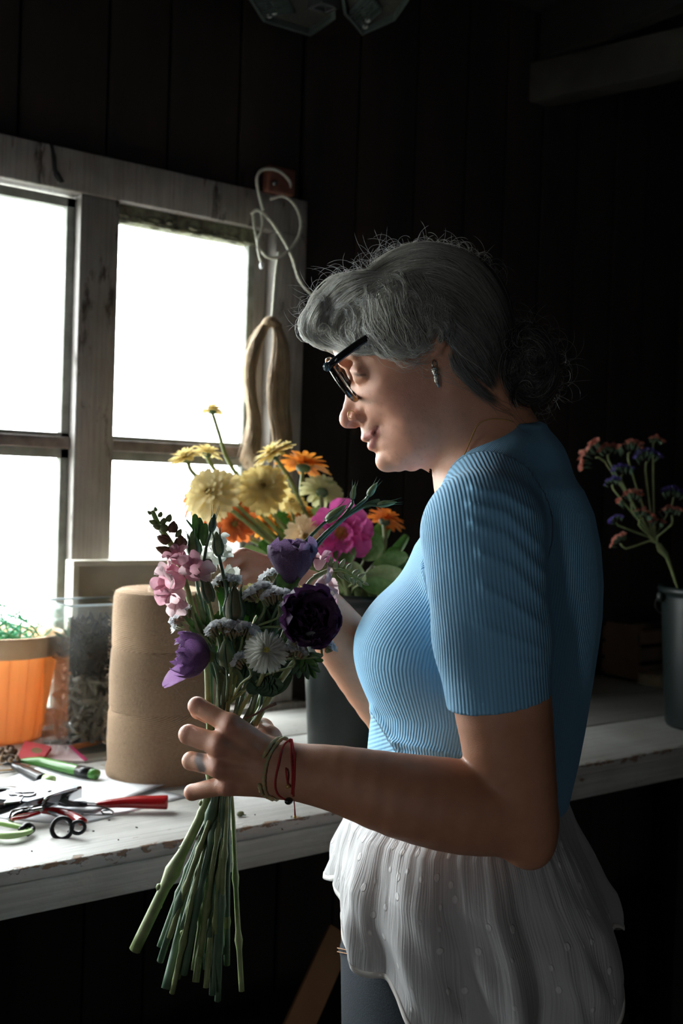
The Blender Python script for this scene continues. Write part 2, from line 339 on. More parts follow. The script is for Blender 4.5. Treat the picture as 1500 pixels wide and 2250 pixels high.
def sculpt(ops, lo, hi, h, nb=12):
    """ops: list of (kind, fn, k), kind 'u' union, 's' subtract, 'd' displacement added to the distance. returns verts, quads"""
    lo = np.asarray(lo, float); n = np.ceil((np.asarray(hi)-lo)/(h*nb)).astype(int)
    I, J, K = np.meshgrid(*[np.arange(x) for x in n], indexing='ij'); B = np.c_[I.ravel(), J.ravel(), K.ravel()]
    ctr = lo+(B+.5)*nb*h; diag = nb*h*.87
    vals = [op[1](ctr) if op[0] != 'd' else np.zeros(len(ctr)) for op in ops]
    d = np.full(len(ctr), 1e9)
    for op, v in zip(ops, vals):
        if op[0] == 'u': d = smin(d, v, op[2])
        elif op[0] == 's': d = -smin(-d, v, op[2])
    keep = np.where(np.abs(d) < diag*1.25+.012)[0]
    g = np.arange(nb+1)*h; gx, gy, gz = np.meshgrid(g, g, g, indexing='ij'); G = np.c_[gx.ravel(), gy.ravel(), gz.ravel()]
    S = nb+1; N1 = (n*nb+2).astype(np.int64)
    cells, verts, edges = [], [], []
    def key(i, j, k): return ((i+1)*N1[1]+(j+1))*N1[2]+(k+1)
    for b in keep:
        base = lo+B[b]*nb*h; p = base+G; f = np.full(len(p), 1e9)
        for op, v in zip(ops, vals):
            if op[0] == 'd': f = f+op[1](p); continue
            if v[b]-diag*1.1 > op[2]+3*h+.010: continue
            w = op[1](p); f = smin(f, w, op[2]) if op[0] == 'u' else -smin(-f, w, op[2])
        f = f.reshape(S, S, S)
        if f.min() > 0 or f.max() < 0: continue
        s = f < 0
        c = sum(s[i:nb+i, j:nb+j, k:nb+k].astype(np.int8) for i in (0,1) for j in (0,1) for k in (0,1))
        ci, cj, ck = np.where((c > 0) & (c < 8))
        if len(ci) == 0: continue
        acc = np.zeros((len(ci), 3)); cnt = np.zeros(len(ci))
        for ax in range(3):
            o1, o2 = [q for q in range(3) if q != ax]
            for u in (0,1):
                for w in (0,1):
                    A = [ci.copy(), cj.copy(), ck.copy()]; A[o1] = A[o1]+u; A[o2] = A[o2]+w; Bq = [x.copy() for x in A]; Bq[ax] = Bq[ax]+1
                    fa, fb = f[tuple(A)], f[tuple(Bq)]; m_ = (fa < 0) != (fb < 0); t = np.where(m_, fa/np.where(m_, fa-fb, 1), 0)
                    pt = np.stack(A, 1).astype(float); pt[:, ax] += t
                    acc += np.where(m_[:, None], pt, 0); cnt += m_
        verts.append(base+acc/cnt[:, None]*h); o = B[b]*nb
        cells.append(key(ci+o[0], cj+o[1], ck+o[2]))
        for ax in range(3):
            A = f[:nb, :nb, :nb]; sl = [slice(0, nb)]*3; sl[ax] = slice(1, nb+1); Bq = f[tuple(sl)]
            ei, ej, ek = np.where((A < 0) != (Bq < 0)); inside = A[ei, ej, ek] < 0
            e = [ei+o[0], ej+o[1], ek+o[2]]; o1, o2 = [(1,2), (2,0), (0,1)][ax]; quad = []
            for du, dv in ((0,0), (-1,0), (-1,-1), (0,-1)):
                x = [q.copy() for q in e]; x[o1] += du; x[o2] += dv; quad.append(key(*x))
            qd = np.stack(quad, 1); qd[~inside] = qd[~inside][:, ::-1]; edges.append(qd)
    cells = np.concatenate(cells); verts = np.concatenate(verts); E = np.concatenate(edges)
    order = np.argsort(cells); sc_ = cells[order]
    ix = np.searchsorted(sc_, E); ix = np.clip(ix, 0, len(sc_)-1); ok = (sc_[ix] == E).all(1)
    F = order[ix[ok]]
    return verts, F
def relax(v, F, n=1, w=.5):
    """light smoothing that keeps the volume"""
    e = np.concatenate([F[:, [0,1]], F[:, [1,2]], F[:, [2,3]], F[:, [3,0]]])
    for it in range(n):
        for lam in (w, -w*1.04):
            s = np.zeros_like(v); c = np.zeros(len(v))
            for k in range(3): s[:, k] = np.bincount(e[:, 0], v[e[:, 1], k], len(v))+np.bincount(e[:, 1], v[e[:, 0], k], len(v))
            c = np.bincount(e[:, 0], minlength=len(v))+np.bincount(e[:, 1], minlength=len(v))
            v = v+lam*(s/np.maximum(c, 1)[:, None]-v)
    return v
def big_mesh(name, v, F, m, parent=None):
    me = bpy.data.meshes.new(name); me.vertices.add(len(v)); me.vertices.foreach_set('co', np.ascontiguousarray(v, np.float32).ravel())
    F = np.asarray(F); k = F.shape[1]; me.loops.add(F.size); me.loops.foreach_set('vertex_index', F.astype(np.int32).ravel())
    me.polygons.add(len(F)); me.polygons.foreach_set('loop_start', np.arange(0, F.size, k, dtype=np.int32))
    me.update(calc_edges=True); me.shade_smooth()
    o = bpy.data.objects.new(name, me); COL.objects.link(o); me.materials.append(m)
    if parent is not None: o.parent = parent; o.matrix_parent_inverse = parent_matrix(parent).inverted()
    return o
def set_color(o, name, c):
    a = o.data.color_attributes.new(name, 'FLOAT_COLOR', 'POINT'); a.data.foreach_set('color', np.c_[c, np.ones(len(c))].astype(np.float32).ravel())
def set_float(o, name, c):
    a = o.data.attributes.new(name, 'FLOAT', 'POINT'); a.data.foreach_set('value', np.asarray(c, np.float32))
def seg2(px, py, pts):
    """distance in pixels to a polyline in the figure's own plane"""
    d = np.full(len(px), 1e9)
    for (x0, y0), (x1, y1) in zip(pts[:-1], pts[1:]):
        t = np.clip(((px-x0)*(x1-x0)+(py-y0)*(y1-y0))/((x1-x0)**2+(y1-y0)**2), 0, 1); d = np.minimum(d, np.hypot(px-x0-t*(x1-x0), py-y0-t*(y1-y0)))
    return d
# ================================================================= the woman
HD = 1.20                                          # depth of her middle plane
# ---- head: half-width relief over the profile plane, interpolated from measured points
outline = [(731,763),(735,781),(744,797),(757,812),(763,826),(762,845),(758,868),(754.5,887),(748.5,908),(747.5,920),(750,931),(758,939),(770,941.5),(783,941.5),(791,938),
 (793,947),(797,957),(802,965),(808,969),(812,970.5),(813,979),(818,987),(825,991.5),(831,994),(833,1000),(834.5,1008),(840,1020),(852,1032),(868,1035.5),(890,1033),(923,1027),(954,1013)]
skull = [(729,745),(738,705),(765,655),(805,615),(865,580),(930,562),(1000,570),(1060,608),(1100,670),(1113,735),(1105,800),(1080,850)]
inner = [(975,680,75),(900,650,66),(1040,700,70),(850,680,60),(800,720,50),(765,730,34),(930,610,50),(1010,620,52),(860,625,46),(745,765,22),(758,775,33),(775,770,42),(800,765,50),
 (850,770,62),(815,805,52),(800,800,46),(782,806,36),(770,815,22),(806,828,44),(792,838,34),(780,842,22),(770,838,10),(840,855,58),(870,830,65),(900,800,70),(930,790,72),(960,840,64),
 (826,868,52),(806,868,40),(790,868,27),(778,866,15),(768,870,8),(820,895,43),(803,893,31),(850,915,50),(880,935,54),(920,900,61),
 (782,890,14),(770,890,9.5),(762,905,8.5),(758,922,9),(775,912,11),(770,930,8.5),(795,908,20),(800,925,21),
 (803,944,17),(800,955,11),(815,940,24),(812,955,18),(830,940,28),(840,935,34),(824,962,20),(838,962,28),(852,955,37),(824,978,14),(836,985,22),(843,998,20),(842,1012,12),(856,1012,24),(858,1024,14),(868,990,36),(876,1018,28),(900,1000,42),(905,1022,24),
 (925,1010,36),(940,985,48),(950,955,55),(948,1002,34),(900,960,51),(960,900,60),(1000,950,50),(1000,850,62),(1060,800,58),(1085,740,48),(1060,650,46)]
pts, val = [], []
full = outline+[(990,1000),(1040,930)]+skull[::-1]
poly = np.array(outline+skull[::-1], float)
area = .5*np.sum(poly[:, 0]*np.roll(poly[:, 1], -1)-np.roll(poly[:, 0], -1)*poly[:, 1])
for i, (x, y) in enumerate(poly):
    if 1: pts.append((x, y)); val.append(0.)
    t = poly[(i+1) % len(poly)]-poly[i-1]; nn = np.array([t[1], -t[0]])/np.hypot(*t)*(1 if area > 0 else -1)
    q = np.array([x, y])+nn*14
    if np.min(np.hypot(*(poly-q).T)) > 11: pts.append(tuple(q)); val.append(-160. if len(outline)-1 > i else -900.)
for x, y, w in inner: pts.append((x, y)); val.append(w*w)
pts = np.array(pts); val = np.array(val)
def phi(r2): return np.sqrt(r2+9.0)
D2 = ((pts[:, None]-pts[None])**2).sum(2); wts = np.linalg.solve(np.c_[np.r_[phi(D2), np.ones((1, len(pts)))], np.r_[np.ones(len(pts)), 0]], np.r_[val, 0])
gx_ = np.arange(690, 1150, 2.0); gy_ = np.arange(520, 1070, 2.0)
GX, GY = np.meshgrid(gx_, gy_, indexing='ij'); GG = np.full(GX.shape, wts[-1])
for (x, y), w in zip(pts, wts[:-1]): GG += w*phi((GX-x)**2+(GY-y)**2)
def gmap(x, y, T=None):
    T = GG if T is None else T
    fx = np.clip((x-690)/2, 0, len(gx_)-1.001); fy = np.clip((y-520)/2, 0, len(gy_)-1.001); i = fx.astype(int); j = fy.astype(int); u = fx-i; v = fy-j
    return T[i, j]*(1-u)*(1-v)+T[i+1, j]*u*(1-v)+T[i, j+1]*(1-u)*v+T[i+1, j+1]*u*v
_gx, _gy = np.gradient(GG, 2.0)
def head(p):
    x = 750+p[:, 0]*2000; y = 1125-p[:, 1]*2000; w = (p[:, 2]-HD)*1000      # px plane at HD is 2000 px per metre; w in mm
    g = gmap(x, y); dx = gmap(x, y, _gx)*2; dy = gmap(x, y, _gy)*2          # per mm
    f = (w*w-g)/np.sqrt(4*w*w+dx*dx+dy*dy+60)
    out = np.maximum(np.maximum(690-x, x-1149), np.maximum(520-y, y-1069))/2
    return np.maximum(np.clip(f, -40, 80), out+2*(out > 0))/1000
def H(x, y, w): return V((x-750)/2000, (1125-y)/2000, HD+w/1000)        # head point: px in the profile plane, w mm sideways
ops = []
def U_(f, k=.006): ops.append(('u', f, k))
def S_(f, k=.003): ops.append(('s', f, k))
U_(head, 0)
neck_ops_at = len(ops)
U_(chain([H(1010,830,0), H(1048,935,0), Q(1085,1060,HD), Q(1100,1150,HD)], [.056, .0555, .060, .075], .02), .022)
for s in (-1, 1):
    U_(chain([H(985,830,s*52), H(990,960,s*38), H(1010,1060,s*18)], [.010,.011,.010]), .018)      # neck muscle
    # brow, lids, nose wing, lips, cheek
    U_(cap(H(752,796,s*14), H(778,792,s*36), .0055, .005), .008)
    E_ = H(797,822,s*31)
    S_(ell(H(772,822,s*22), (.011,.012,.011)), .010)
    U_(ell(E_, (.0128,.0128,.0128)), .004)
    U_(chain([H(778,812,s*20), H(775,822,s*30), H(786,827,s*43)], [.0022,.0026,.0022]), .003)       # lid fold
    U_(chain([H(781,838,s*20), H(784,842,s*30), H(797,838,s*42)], [.002,.0022,.002]), .006)
    U_(ell(H(786,921,s*13), (.0095,.0085,.0062)), .004)                                         # nose wing
    S_(chain([H(797,905,s*22), H(801,922,s*21.5), H(797,936,s*17)], [.0011,.0016,.001]), .004)    # crease behind the wing
    S_(ell(H(776,937,s*6.2), (.0065,.0052,.0032)), .0025)                                         # nostril
    S_(ell(H(779,934,s*13), (.0062,.0040,.0065)), .002)
U_(ell(H(760,921,0), (.0068,.0085,.0085)), .004)                                                  # nose tip
U_(chain([H(815,956,-21), H(804,961,-9), H(801,962,0), H(804,961,9), H(815,956,21)], [.002,.0042,.0040,.0042,.002], .002), .0035)
U_(chain([H(823,957,-22), H(818,978,-9), H(817,980,0), H(818,978,9), H(823,957,22)], [.002,.0042,.0050,.0042,.002], .002), .004)
S_(chain([H(830,940,-28), H(823,952,-24), H(811,969,-8), H(806,972,0), H(811,969,8), H(823,952,24), H(830,940,28)], [.0014,.0012,.0010,.0009,.0010,.0012,.0014], .001), .0015)
U_(ell(H(846,1012,0), (.011,.012,.015)), .008)
# ears
for s in (-1, 1):
    U_(chain([H(938,742,s*72), H(934,706,s*77), H(952,688,s*81), H(972,702,s*83), H(972,738,s*81), H(956,772,s*76), H(947,789,s*72)], [.004,.004,.0042,.0046,.0046,.0052,.0068], .004), .004)
    U_(ell(H(950,746,s*74), (.010,.020,.004)), .004)
    S_(ell(H(950,738,s*78), (.006,.009,.004)), .003)
# ---- shoulders, torso, arms
SN = Q(1062,1172,1.062); SFp = Q(1085,1150,1.355)
def torso_fn(rows, depth, pw=2.0, roll=0.0):
    ys = np.array([r[0] for r in rows], float); Lx = np.array([r[1] for r in rows], float); Rx = np.array([r[2] for r in rows], float); rc = np.array([r[3] for r in rows]); dc = np.array([r[4] for r in rows])
    def f(p):
        y = 1125-p[:, 1]*FPX/depth; yc = np.clip(y, ys[0], ys[-1])
        l = np.interp(yc, ys, Lx); r = np.interp(yc, ys, Rx); C_ = np.interp(yc, ys, rc); D_ = np.interp(yc, ys, dc)
        ax = (r-l)/2*depth/FPX; cx = ((r+l)/2-750)*depth/FPX
        u = (p[:, 0]-cx)/ax; v = (p[:, 2]-D_)/C_; k = (np.abs(u)**pw+np.abs(v)**pw)**(1/pw)
        m_ = np.minimum(ax, C_); d = (k-1)*(m_*.35+.65*np.sqrt((u*ax)**2+(v*C_)**2)/np.maximum(k, .3))
        e = np.maximum(ys[0]-y, y-ys[-1])*depth/FPX
        return np.where(e > 0, np.maximum(d, e), np.maximum(d, e))
    return f
trows = [(1010,1075,1185,.055,1.2),(1040,1040,1240,.085,1.2),(1080,1000,1272,.115,1.2),(1130,960,1296,.128,1.205),(1200,912,1311,.132,1.205),(1280,878,1317,.134,1.205),(1350,842,1315,.136,1.205),(1400,815,1309,.137,1.205),(1440,808,1303,.137,1.205),(1480,811,1297,.135,1.205),
 (1550,822,1286,.130,1.205),(1600,812,1278,.128,1.205),(1660,806,1266,.128,1.205),(1740,806,1246,.130,1.205),(1800,796,1250,.138,1.205),(1900,775,1262,.155,1.205),(2010,760,1270,.165,1.205)]
body_rows = [(a, b+14, c-14, d-.006, e) for a, b, c, d, e in trows]
U_(torso_fn(body_rows, HD, 2.2), .012)
U_(chain([Q(1110,1050,HD), SN], [.055,.052]), .03); U_(chain([Q(1110,1050,HD), SFp], [.055,.052]), .03)
EL = Q(1136,1790,1.035)
U_(limb([SN, Q(1085,1400,1.045), Q(1108,1580,1.035), EL], [.056,.050,.0445,.038], .004), .012)
U_(ell(Q(1166,1862,1.030), (.017,.018,.018)), .028)
U_(limb([EL, Q(1015,1773,1.030), Q(880,1748,1.032), Q(745,1712,1.040), Q(650,1696,1.050), Q(606,1691,1.052)], [.037,.0425,.0385,.0305,.0258,.0240], .004, 3), .006)
# far arm
EF = Q(915,1640,1.37)
U_(chain([SFp, Q(1000,1420,1.385), EF], [.052,.044,.036], .01), .012)
U_(limb([EF, Q(825,1500,1.335), Q(745,1395,1.295), Q(690,1318,1.262), Q(672,1300,1.255)], [.034,.039,.033,.0240,.023], .004), .008)
# far hand: back of the hand, curled fingers
U_(chain([Q(672,1300,1.255), Q(600,1262,1.245), Q(535,1228,1.235)], [.022,.019,.0125], .008), .010)
U_(chain([Q(672,1312,1.25), Q(605,1290,1.23), Q(545,1262,1.22)], [.020,.017,.012], .008), .010)
U_(chain([Q(668,1322,1.245), Q(610,1315,1.225), Q(560,1298,1.212)], [.018,.015,.011], .008), .010)
for pp, rr in (([Q(532,1227,1.235), Q(499,1240,1.215), Q(508,1278,1.205), Q(527,1290,1.20)], [.0105,.0090,.0078,.007]),
               ([Q(540,1258,1.222), Q(512,1280,1.200), Q(528,1312,1.195), Q(548,1318,1.195)], [.0105,.0088,.0078,.007]),
               ([Q(552,1288,1.212), Q(528,1315,1.192), Q(548,1342,1.190), Q(566,1345,1.192)], [.010,.0085,.0076,.007]),
               ([Q(570,1312,1.208), Q(548,1340,1.190), Q(566,1362,1.190), Q(582,1362,1.192)], [.009,.0075,.0068,.006]),
               ([Q(650,1318,1.235), Q(596,1322,1.252), Q(560,1306,1.262), Q(535,1290,1.262)], [.014,.0115,.0095,.0080])):
    U_(chain(pp, rr, .002), .0035)
# near hand
U_(chain([Q(606,1691,1.052), Q(575,1690,1.050)], [.0235,.022]), .012)
MC = dict(i=Q(506,1594,1.043), m=Q(482,1637,1.037), r=Q(481,1684,1.038), l=Q(500,1724,1.046))
for k, w, r0 in (('i', Q(590,1662,1.056), .0155), ('m', Q(590,1680,1.050), .0155), ('r', Q(590,1698,1.050), .0155), ('l', Q(592,1716,1.054), .0150)):
    U_(cap(w, MC[k], r0, {'i': .0118, 'm': .0118, 'r': .0110, 'l': .0105}[k]), .006)
U_(chain([Q(600,1668,1.062), Q(588,1626,1.082), Q(577,1602,1.105), Q(556,1592,1.126)], [.0150,.0135,.0100,.0085], .006), .010)
U_(ell(Q(545,1680,1.060), (.028,.024,.012)), .012)
for pp, rr in (([MC['i'], Q(433,1551,1.060), Q(436,1562,1.086), Q(466,1580,1.118)], [.0095,.0088,.0080,.0072]),
               ([MC['m'], Q(414,1614,1.052), Q(420,1618,1.084), Q(458,1626,1.120)], [.0108,.0095,.0083,.0075]),
               ([MC['r'], Q(420,1672,1.056), Q(424,1674,1.086), Q(460,1674,1.120)], [.0103,.0088,.0080,.0072]),
               ([MC['l'], Q(422,1741,1.062), Q(426,1740,1.088), Q(458,1730,1.116)], [.0095,.0078,.0070,.0064])):
    U_(chain(pp, rr, .002), .0040)
for k, r in (('i', .0062), ('m', .0062), ('r', .0055), ('l', .0050)): U_(ell(MC[k]+V(.001,0,-.0078), (r*1.1, r, r)), .005)
for a, b in ((MC['i'], Q(585,1668,1.040)), (MC['m'], Q(590,1682,1.036)), (MC['r'], Q(592,1694,1.036))): U_(cap(a+V(0,0,-.009), b+V(0,0,-.002), .0024, .0016), .005)
v, Fq = sculpt(ops, (-.20,-.50,.98), (.33,.31,1.47), .0019)
v = relax(v, Fq, 2, .5)
hx, hy = 750+v[:, 0]*2000, 1125-v[:, 1]*2000; hw = (v[:, 2]-HD)*1000; ppx, ppy = pix(v)
col = np.tile(np.array([.58,.285,.175]), (len(v), 1))
def blend(mask, c): global col; mask = np.clip(mask, 0, 1)[:, None]; col = col*(1-mask)+np.array(c)*mask
G_ = lambda d, s: np.exp(-(d/s)**2)
inhead = v[:, 1] > .03
blend(inhead*.65*G_(np.hypot(hx-870, hy-900), 90), (.64,.26,.18))
blend(inhead*.6*G_(np.hypot(hx-760, hy-920), 26), (.64,.25,.18))
blend(inhead*.55*G_(np.hypot(hx-900, hy-1000), 60), (.64,.26,.17))
lipd = np.minimum(seg2(hx, hy, [(800,962),(810,958),(826,943)]), seg2(hx, hy, [(815,981),(820,970),(827,948)]))
blend(inhead*(np.abs(hw) < 27)*.9*np.clip((8.5-lipd)/3, 0, 1), (.50,.17,.14))
blend(inhead*(np.abs(hw) < 30)*.8*G_(seg2(hx, hy, [(809,970),(818,961),(828,941)]), 2.2), (.16,.05,.04))
blend(inhead*.9*G_(np.hypot(hx-780, hy-932)-0, 6)*(np.abs(hw) > 9)*(np.abs(hw) < 20), (.07,.02,.015))  # dark of the nostril hollows painted into the skin colour
blend(inhead*.8*G_(seg2(hx, hy, [(748,790),(762,783),(790,786)]), 5)*(np.abs(hw) > 8), (.13,.10,.085))      # eyebrow
blend(inhead*.55*G_(np.hypot(hx-790, hy-822), 20)*(np.abs(hw) > 14), (.50,.27,.20))
blend(inhead*.9*G_(seg2(hx, hy, [(779,832),(788,836),(800,834)]), 2.5)*(np.abs(hw) > 14), (.08,.04,.03))        # lash line
fr = RNG.random((170, 2)); 
for x, y in zip(770+fr[:, 0]*190, 850+fr[:, 1]*170): blend(inhead*.35*G_(np.hypot(hx-x, hy-y), 1.8), (.36,.15,.09))
blend(inhead*.5*np.clip((hy-860)/60, 0, 1)*G_(seg2(hx, hy, [(985,830),(1030,1040)]), 60), (.55,.28,.20))
arm = ~inhead
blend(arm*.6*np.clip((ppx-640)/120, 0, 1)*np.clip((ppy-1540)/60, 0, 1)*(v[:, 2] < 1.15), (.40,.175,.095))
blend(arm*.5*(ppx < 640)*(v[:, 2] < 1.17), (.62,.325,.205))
for k in MC: blend(.5*G_(np.linalg.norm(v-MC[k]-V(0,0,-.01), axis=1), .011), (.60,.26,.20))
for q in (Q(419,1742,1.06), Q(414,1614,1.05), Q(433,1551,1.06)): blend(.35*G_(np.linalg.norm(v-q, axis=1), .010), (.62,.30,.24))
tt = seg2(ppx, ppy, [(440,1655),(436,1672),(444,1690)]); blend((v[:, 2] < 1.09)*(ppx < 462)*(ppx > 415)*.8*np.clip((12-tt)/6, 0, 1)*(ppy > 1648)*(ppy < 1697), (.06,.09,.11))
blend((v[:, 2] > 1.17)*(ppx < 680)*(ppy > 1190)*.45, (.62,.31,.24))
M_skin = mat('skin', (.6,.38,.28), .48, sss=.12, sssr=(.012,.004,.002), bump=.0003, scale=900)
M_skin.node_tree.nodes['Principled BSDF'].inputs['Specular IOR Level'].default_value = .4
_a = M_skin.node_tree.nodes.new('ShaderNodeVertexColor'); _a.layer_name = 'skin'; _n = M_skin.node_tree.nodes.new('ShaderNodeTexNoise'); _n.inputs['Scale'].default_value = 90; _n.inputs['Detail'].default_value = 4
_tc = M_skin.node_tree.nodes.new('ShaderNodeTexCoord'); M_skin.node_tree.links.new(_tc.outputs['Object'], _n.inputs['Vector'])
_h = M_skin.node_tree.nodes.new('ShaderNodeHueSaturation'); _mr = M_skin.node_tree.nodes.new('ShaderNodeMapRange'); _mr.inputs[3].default_value = .86; _mr.inputs[4].default_value = 1.14
M_skin.node_tree.links.new(_n.outputs['Fac'], _mr.inputs[0]); M_skin.node_tree.links.new(_mr.outputs[0], _h.inputs['Value']); M_skin.node_tree.links.new(_a.outputs[0], _h.inputs['Color']); M_skin.node_tree.links.new(_h.outputs[0], M_skin.node_tree.nodes['Principled BSDF'].inputs['Base Color'])
base = P(1040, 2000, 1.2); base[2] = 0
woman = thing('person', base, 'grey-haired woman in glasses and light blue ribbed top looking down at the bouquet she holds', 'person')
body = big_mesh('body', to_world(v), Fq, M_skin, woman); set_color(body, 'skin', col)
for s in (-1, 1):
    mb = MB(); mb.ball(to_world(H(797,822,s*31))[0], .0123, seg=20, rng=12); mb.build('eyeball', mat('eye_white', (.75,.72,.68), .2), woman)
# ---------------------------------------------------------------- clothes
def to_fig(w): w = np.atleast_2d(w)-CC; return np.stack([w@CR, w@CU, w@CF], 1)
class Front:
    """depth of the nearest surface seen at a pixel, from mesh vertices in the figure frame"""
    def __init__(s, vs, step=4):
        s.st = step; s.W = 1500//step+1; s.Hh = 2400//step+1; s.z = np.full((s.W, s.Hh), 9.0)
        for v_ in vs:
            x, y = pix(v_); i = (x/step).astype(int); j = (y/step).astype(int); ok = (i >= 0) & (i < s.W) & (j >= 0) & (j < s.Hh)
            np.minimum.at(s.z, (i[ok], j[ok]), v_[ok, 2])
        for _ in range(3):          # close pin holes
            z = s.z; q = np.full(z.shape, 9.0)
            for di, dj in ((1,0), (-1,0), (0,1), (0,-1)): q = np.minimum(q, np.roll(z, (di, dj), (0, 1)))
            n = sum((np.roll(z, (di, dj), (0, 1)) < 8).astype(int) for di, dj in ((1,0), (-1,0), (0,1), (0,-1)))
            s.z = np.where((z > 8) & (n >= 3), q, z)
    def __call__(s, x, y, default=1.2):
        i = np.clip((np.asarray(x)/s.st).astype(int), 0, s.W-1); j = np.clip((np.asarray(y)/s.st).astype(int), 0, s.Hh-1)
        z = s.z[i, j]; return np.where(z > 8, default, z)
body_v = v.copy()
front = Front([body_v])
def on_body(x, y, lift=.0015, default=1.2): return Q(x, y, float(front(x, y, default))-lift)

M_knit = mat('blue_ribbed_knit', (.235,.46,.68), .8, sheen=.15)
nt = M_knit.node_tree; N = nt.nodes.new; L = nt.links.new; b_ = nt.nodes['Principled BSDF']
at = N('ShaderNodeAttribute'); at.attribute_name = 'rib'; mu = N('ShaderNodeMath'); mu.operation = 'MULTIPLY'; mu.inputs[1].default_value = 2*math.pi/.0037; L(at.outputs['Fac'], mu.inputs[0])
si = N('ShaderNodeMath'); si.operation = 'SINE'; L(mu.outputs[0], si.inputs[0])
tc = N('ShaderNodeTexCoord'); nz = N('ShaderNodeTexNoise'); nz.inputs['Scale'].default_value = 900; nz.inputs['Detail'].default_value = 2; L(tc.outputs['Object'], nz.inputs['Vector'])
ma = N('ShaderNodeMath'); ma.operation = 'MULTIPLY_ADD'; ma.inputs[1].default_value = .8; L(nz.outputs['Fac'], ma.inputs[0]); L(si.outputs[0], ma.inputs[2])
bp = N('ShaderNodeBump'); bp.inputs['Distance'].default_value = .00028; bp.inputs['Strength'].default_value = 1; L(ma.outputs[0], bp.inputs['Height']); L(bp.outputs[0], b_.inputs['Normal'])
rp = N('ShaderNodeMapRange'); rp.inputs[1].default_value = -1; rp.inputs[2].default_value = 1; L(si.outputs[0], rp.inputs[0])
cm = N('ShaderNodeMix'); cm.data_type = 'RGBA'; cm.inputs[6].default_value = (.155,.375,.575,1); cm.inputs[7].default_value = (.175,.42,.64,1); L(rp.outputs[0], cm.inputs[0]); L(cm.outputs[2], b_.inputs['Base Color'])  # groove shade between ribs also mixed into the colour
ops = []
srows = [(950,1095,1178,.050,1.2),(985,1062,1212,.070,1.2)]+[r for r in trows if 1010 < r[0] < 1755]+[(1756,806,1243,.128,1.205)]
tors = torso_fn(srows, HD, 2.15)
U_(tors, .01)
U_(chain([Q(1110,1045,HD), SN], [.058,.058]), .03); U_(chain([Q(1110,1045,HD), SFp], [.058,.058]), .03)
def sleeve(pts, rs, p0, nrm):
    c = chain(pts, rs, .012); nrm = unit(nrm); p0 = np.asarray(p0)
    return lambda p: np.maximum(c(p), (p-p0)@nrm)
cuff = Q(1098,1543,1.03)
sl = sleeve([SN, Q(1082,1400,1.045), Q(1104,1620,1.03)], [.0615,.0555,.0470], cuff, V(38/220,-1.0,0.06)); U_(sl, .006)
cuff2 = Q(985,1490,1.38)
sl2 = sleeve([SFp, Q(1000,1420,1.385), EF], [.060,.052,.045], cuff2, EF-SFp); U_(sl2, .01)
for s in (-1, 1): U_(ell(Q(890,1425,HD)+V(0,0,s*.042), (.046,.052,.056)), .05)
S_(chain([H(1000,800,0), H(1048,935,0), Q(1088,1035,HD)], [.0575,.0575,.060], .02), .003)
folds = [([(1040,1072),(1105,1084),(1170,1125)], .0026, 9), ([(1035,1108),(1110,1128),(1185,1200)], .003, 10), ([(1040,1150),(1110,1178),(1195,1262)], .0032, 11), ([(1055,1215),(1125,1250),(1190,1318)], .0026, 10),
 ([(1060,1290),(1120,1325),(1185,1372)], .0024, 10), ([(1050,1370),(1110,1398),(1188,1428)], .002, 10), ([(1120,1450),(1160,1462),(1195,1470)], .0016, 9)]
folds_t = [([(862,1632),(930,1645),(1010,1662),(1060,1655)], .0045, 8), ([(815,1560),(845,1612),(868,1650),(880,1690)], .003, 10), ([(925,1250),(940,1300),(975,1350)], .003, 7), ([(935,1235),(948,1270),(970,1300)], -.003, 6), ([(870,1660),(960,1690),(1040,1700)], .003, 9), ([(830,1610),(850,1650),(858,1690)], -.002, 6)]
def disp(p):
    x, y = pix(p); d = np.zeros(len(p))
    near = p[:, 2] < 1.06
    for c, a_, w_ in folds: d -= near*a_*G_(seg2(x, y, c), w_)
    nt_ = p[:, 2] < 1.19
    for c, a_, w_ in folds_t: d -= nt_*(~near)*a_*G_(seg2(x, y, c), w_)
    return d
ops.append(('d', disp, 0))
sv, sF = sculpt(ops, (-.05,-.36,.94), (.36,.13,1.47), .0026)
sv = relax(sv, sF, 1, .5)
shirt = big_mesh('ribbed_top', to_world(sv), sF, M_knit, woman)
fs_, fs2_, ft_ = sl(sv), sl2(sv), tors(sv); X_, Y_ = pix(sv)
ax0 = np.array([SN[0], SN[1]]); ax1 = Q(1104,1600,1.03)[:2]; dd = unit(ax1-ax0); nn = np.array([-dd[1], dd[0]])
us = (sv[:, :2]-ax0)@nn; rib_s = .056*np.arcsin(np.clip(us/.060, -.995, .995))
yy = np.clip(1125-sv[:, 1]*FPX/HD, 950, 1756); l_ = np.interp(yy, [r[0] for r in srows], [r[1] for r in srows]); r_ = np.interp(yy, [r[0] for r in srows], [r[2] for r in srows])
uu = (750+sv[:, 0]*FPX/HD-(l_+r_)/2)/((r_-l_)/2); rib_t = .132*np.arctan2(uu, -(sv[:, 2]-1.205)/.137)
wrap = (Y_ > 1556+(X_-808)*1.55) & (X_ < 880) & (sv[:, 2] < 1.25)
rib_t = np.where(wrap, (X_*.30+Y_*.95)*.00042, rib_t)
rib = np.where((fs_ < ft_-.002) | (fs_ < .004), rib_s, np.where((fs2_ < ft_) & (sv[:, 2] > 1.30), (sv[:, 2])*1.0, rib_t))
set_float(shirt, 'rib', rib)
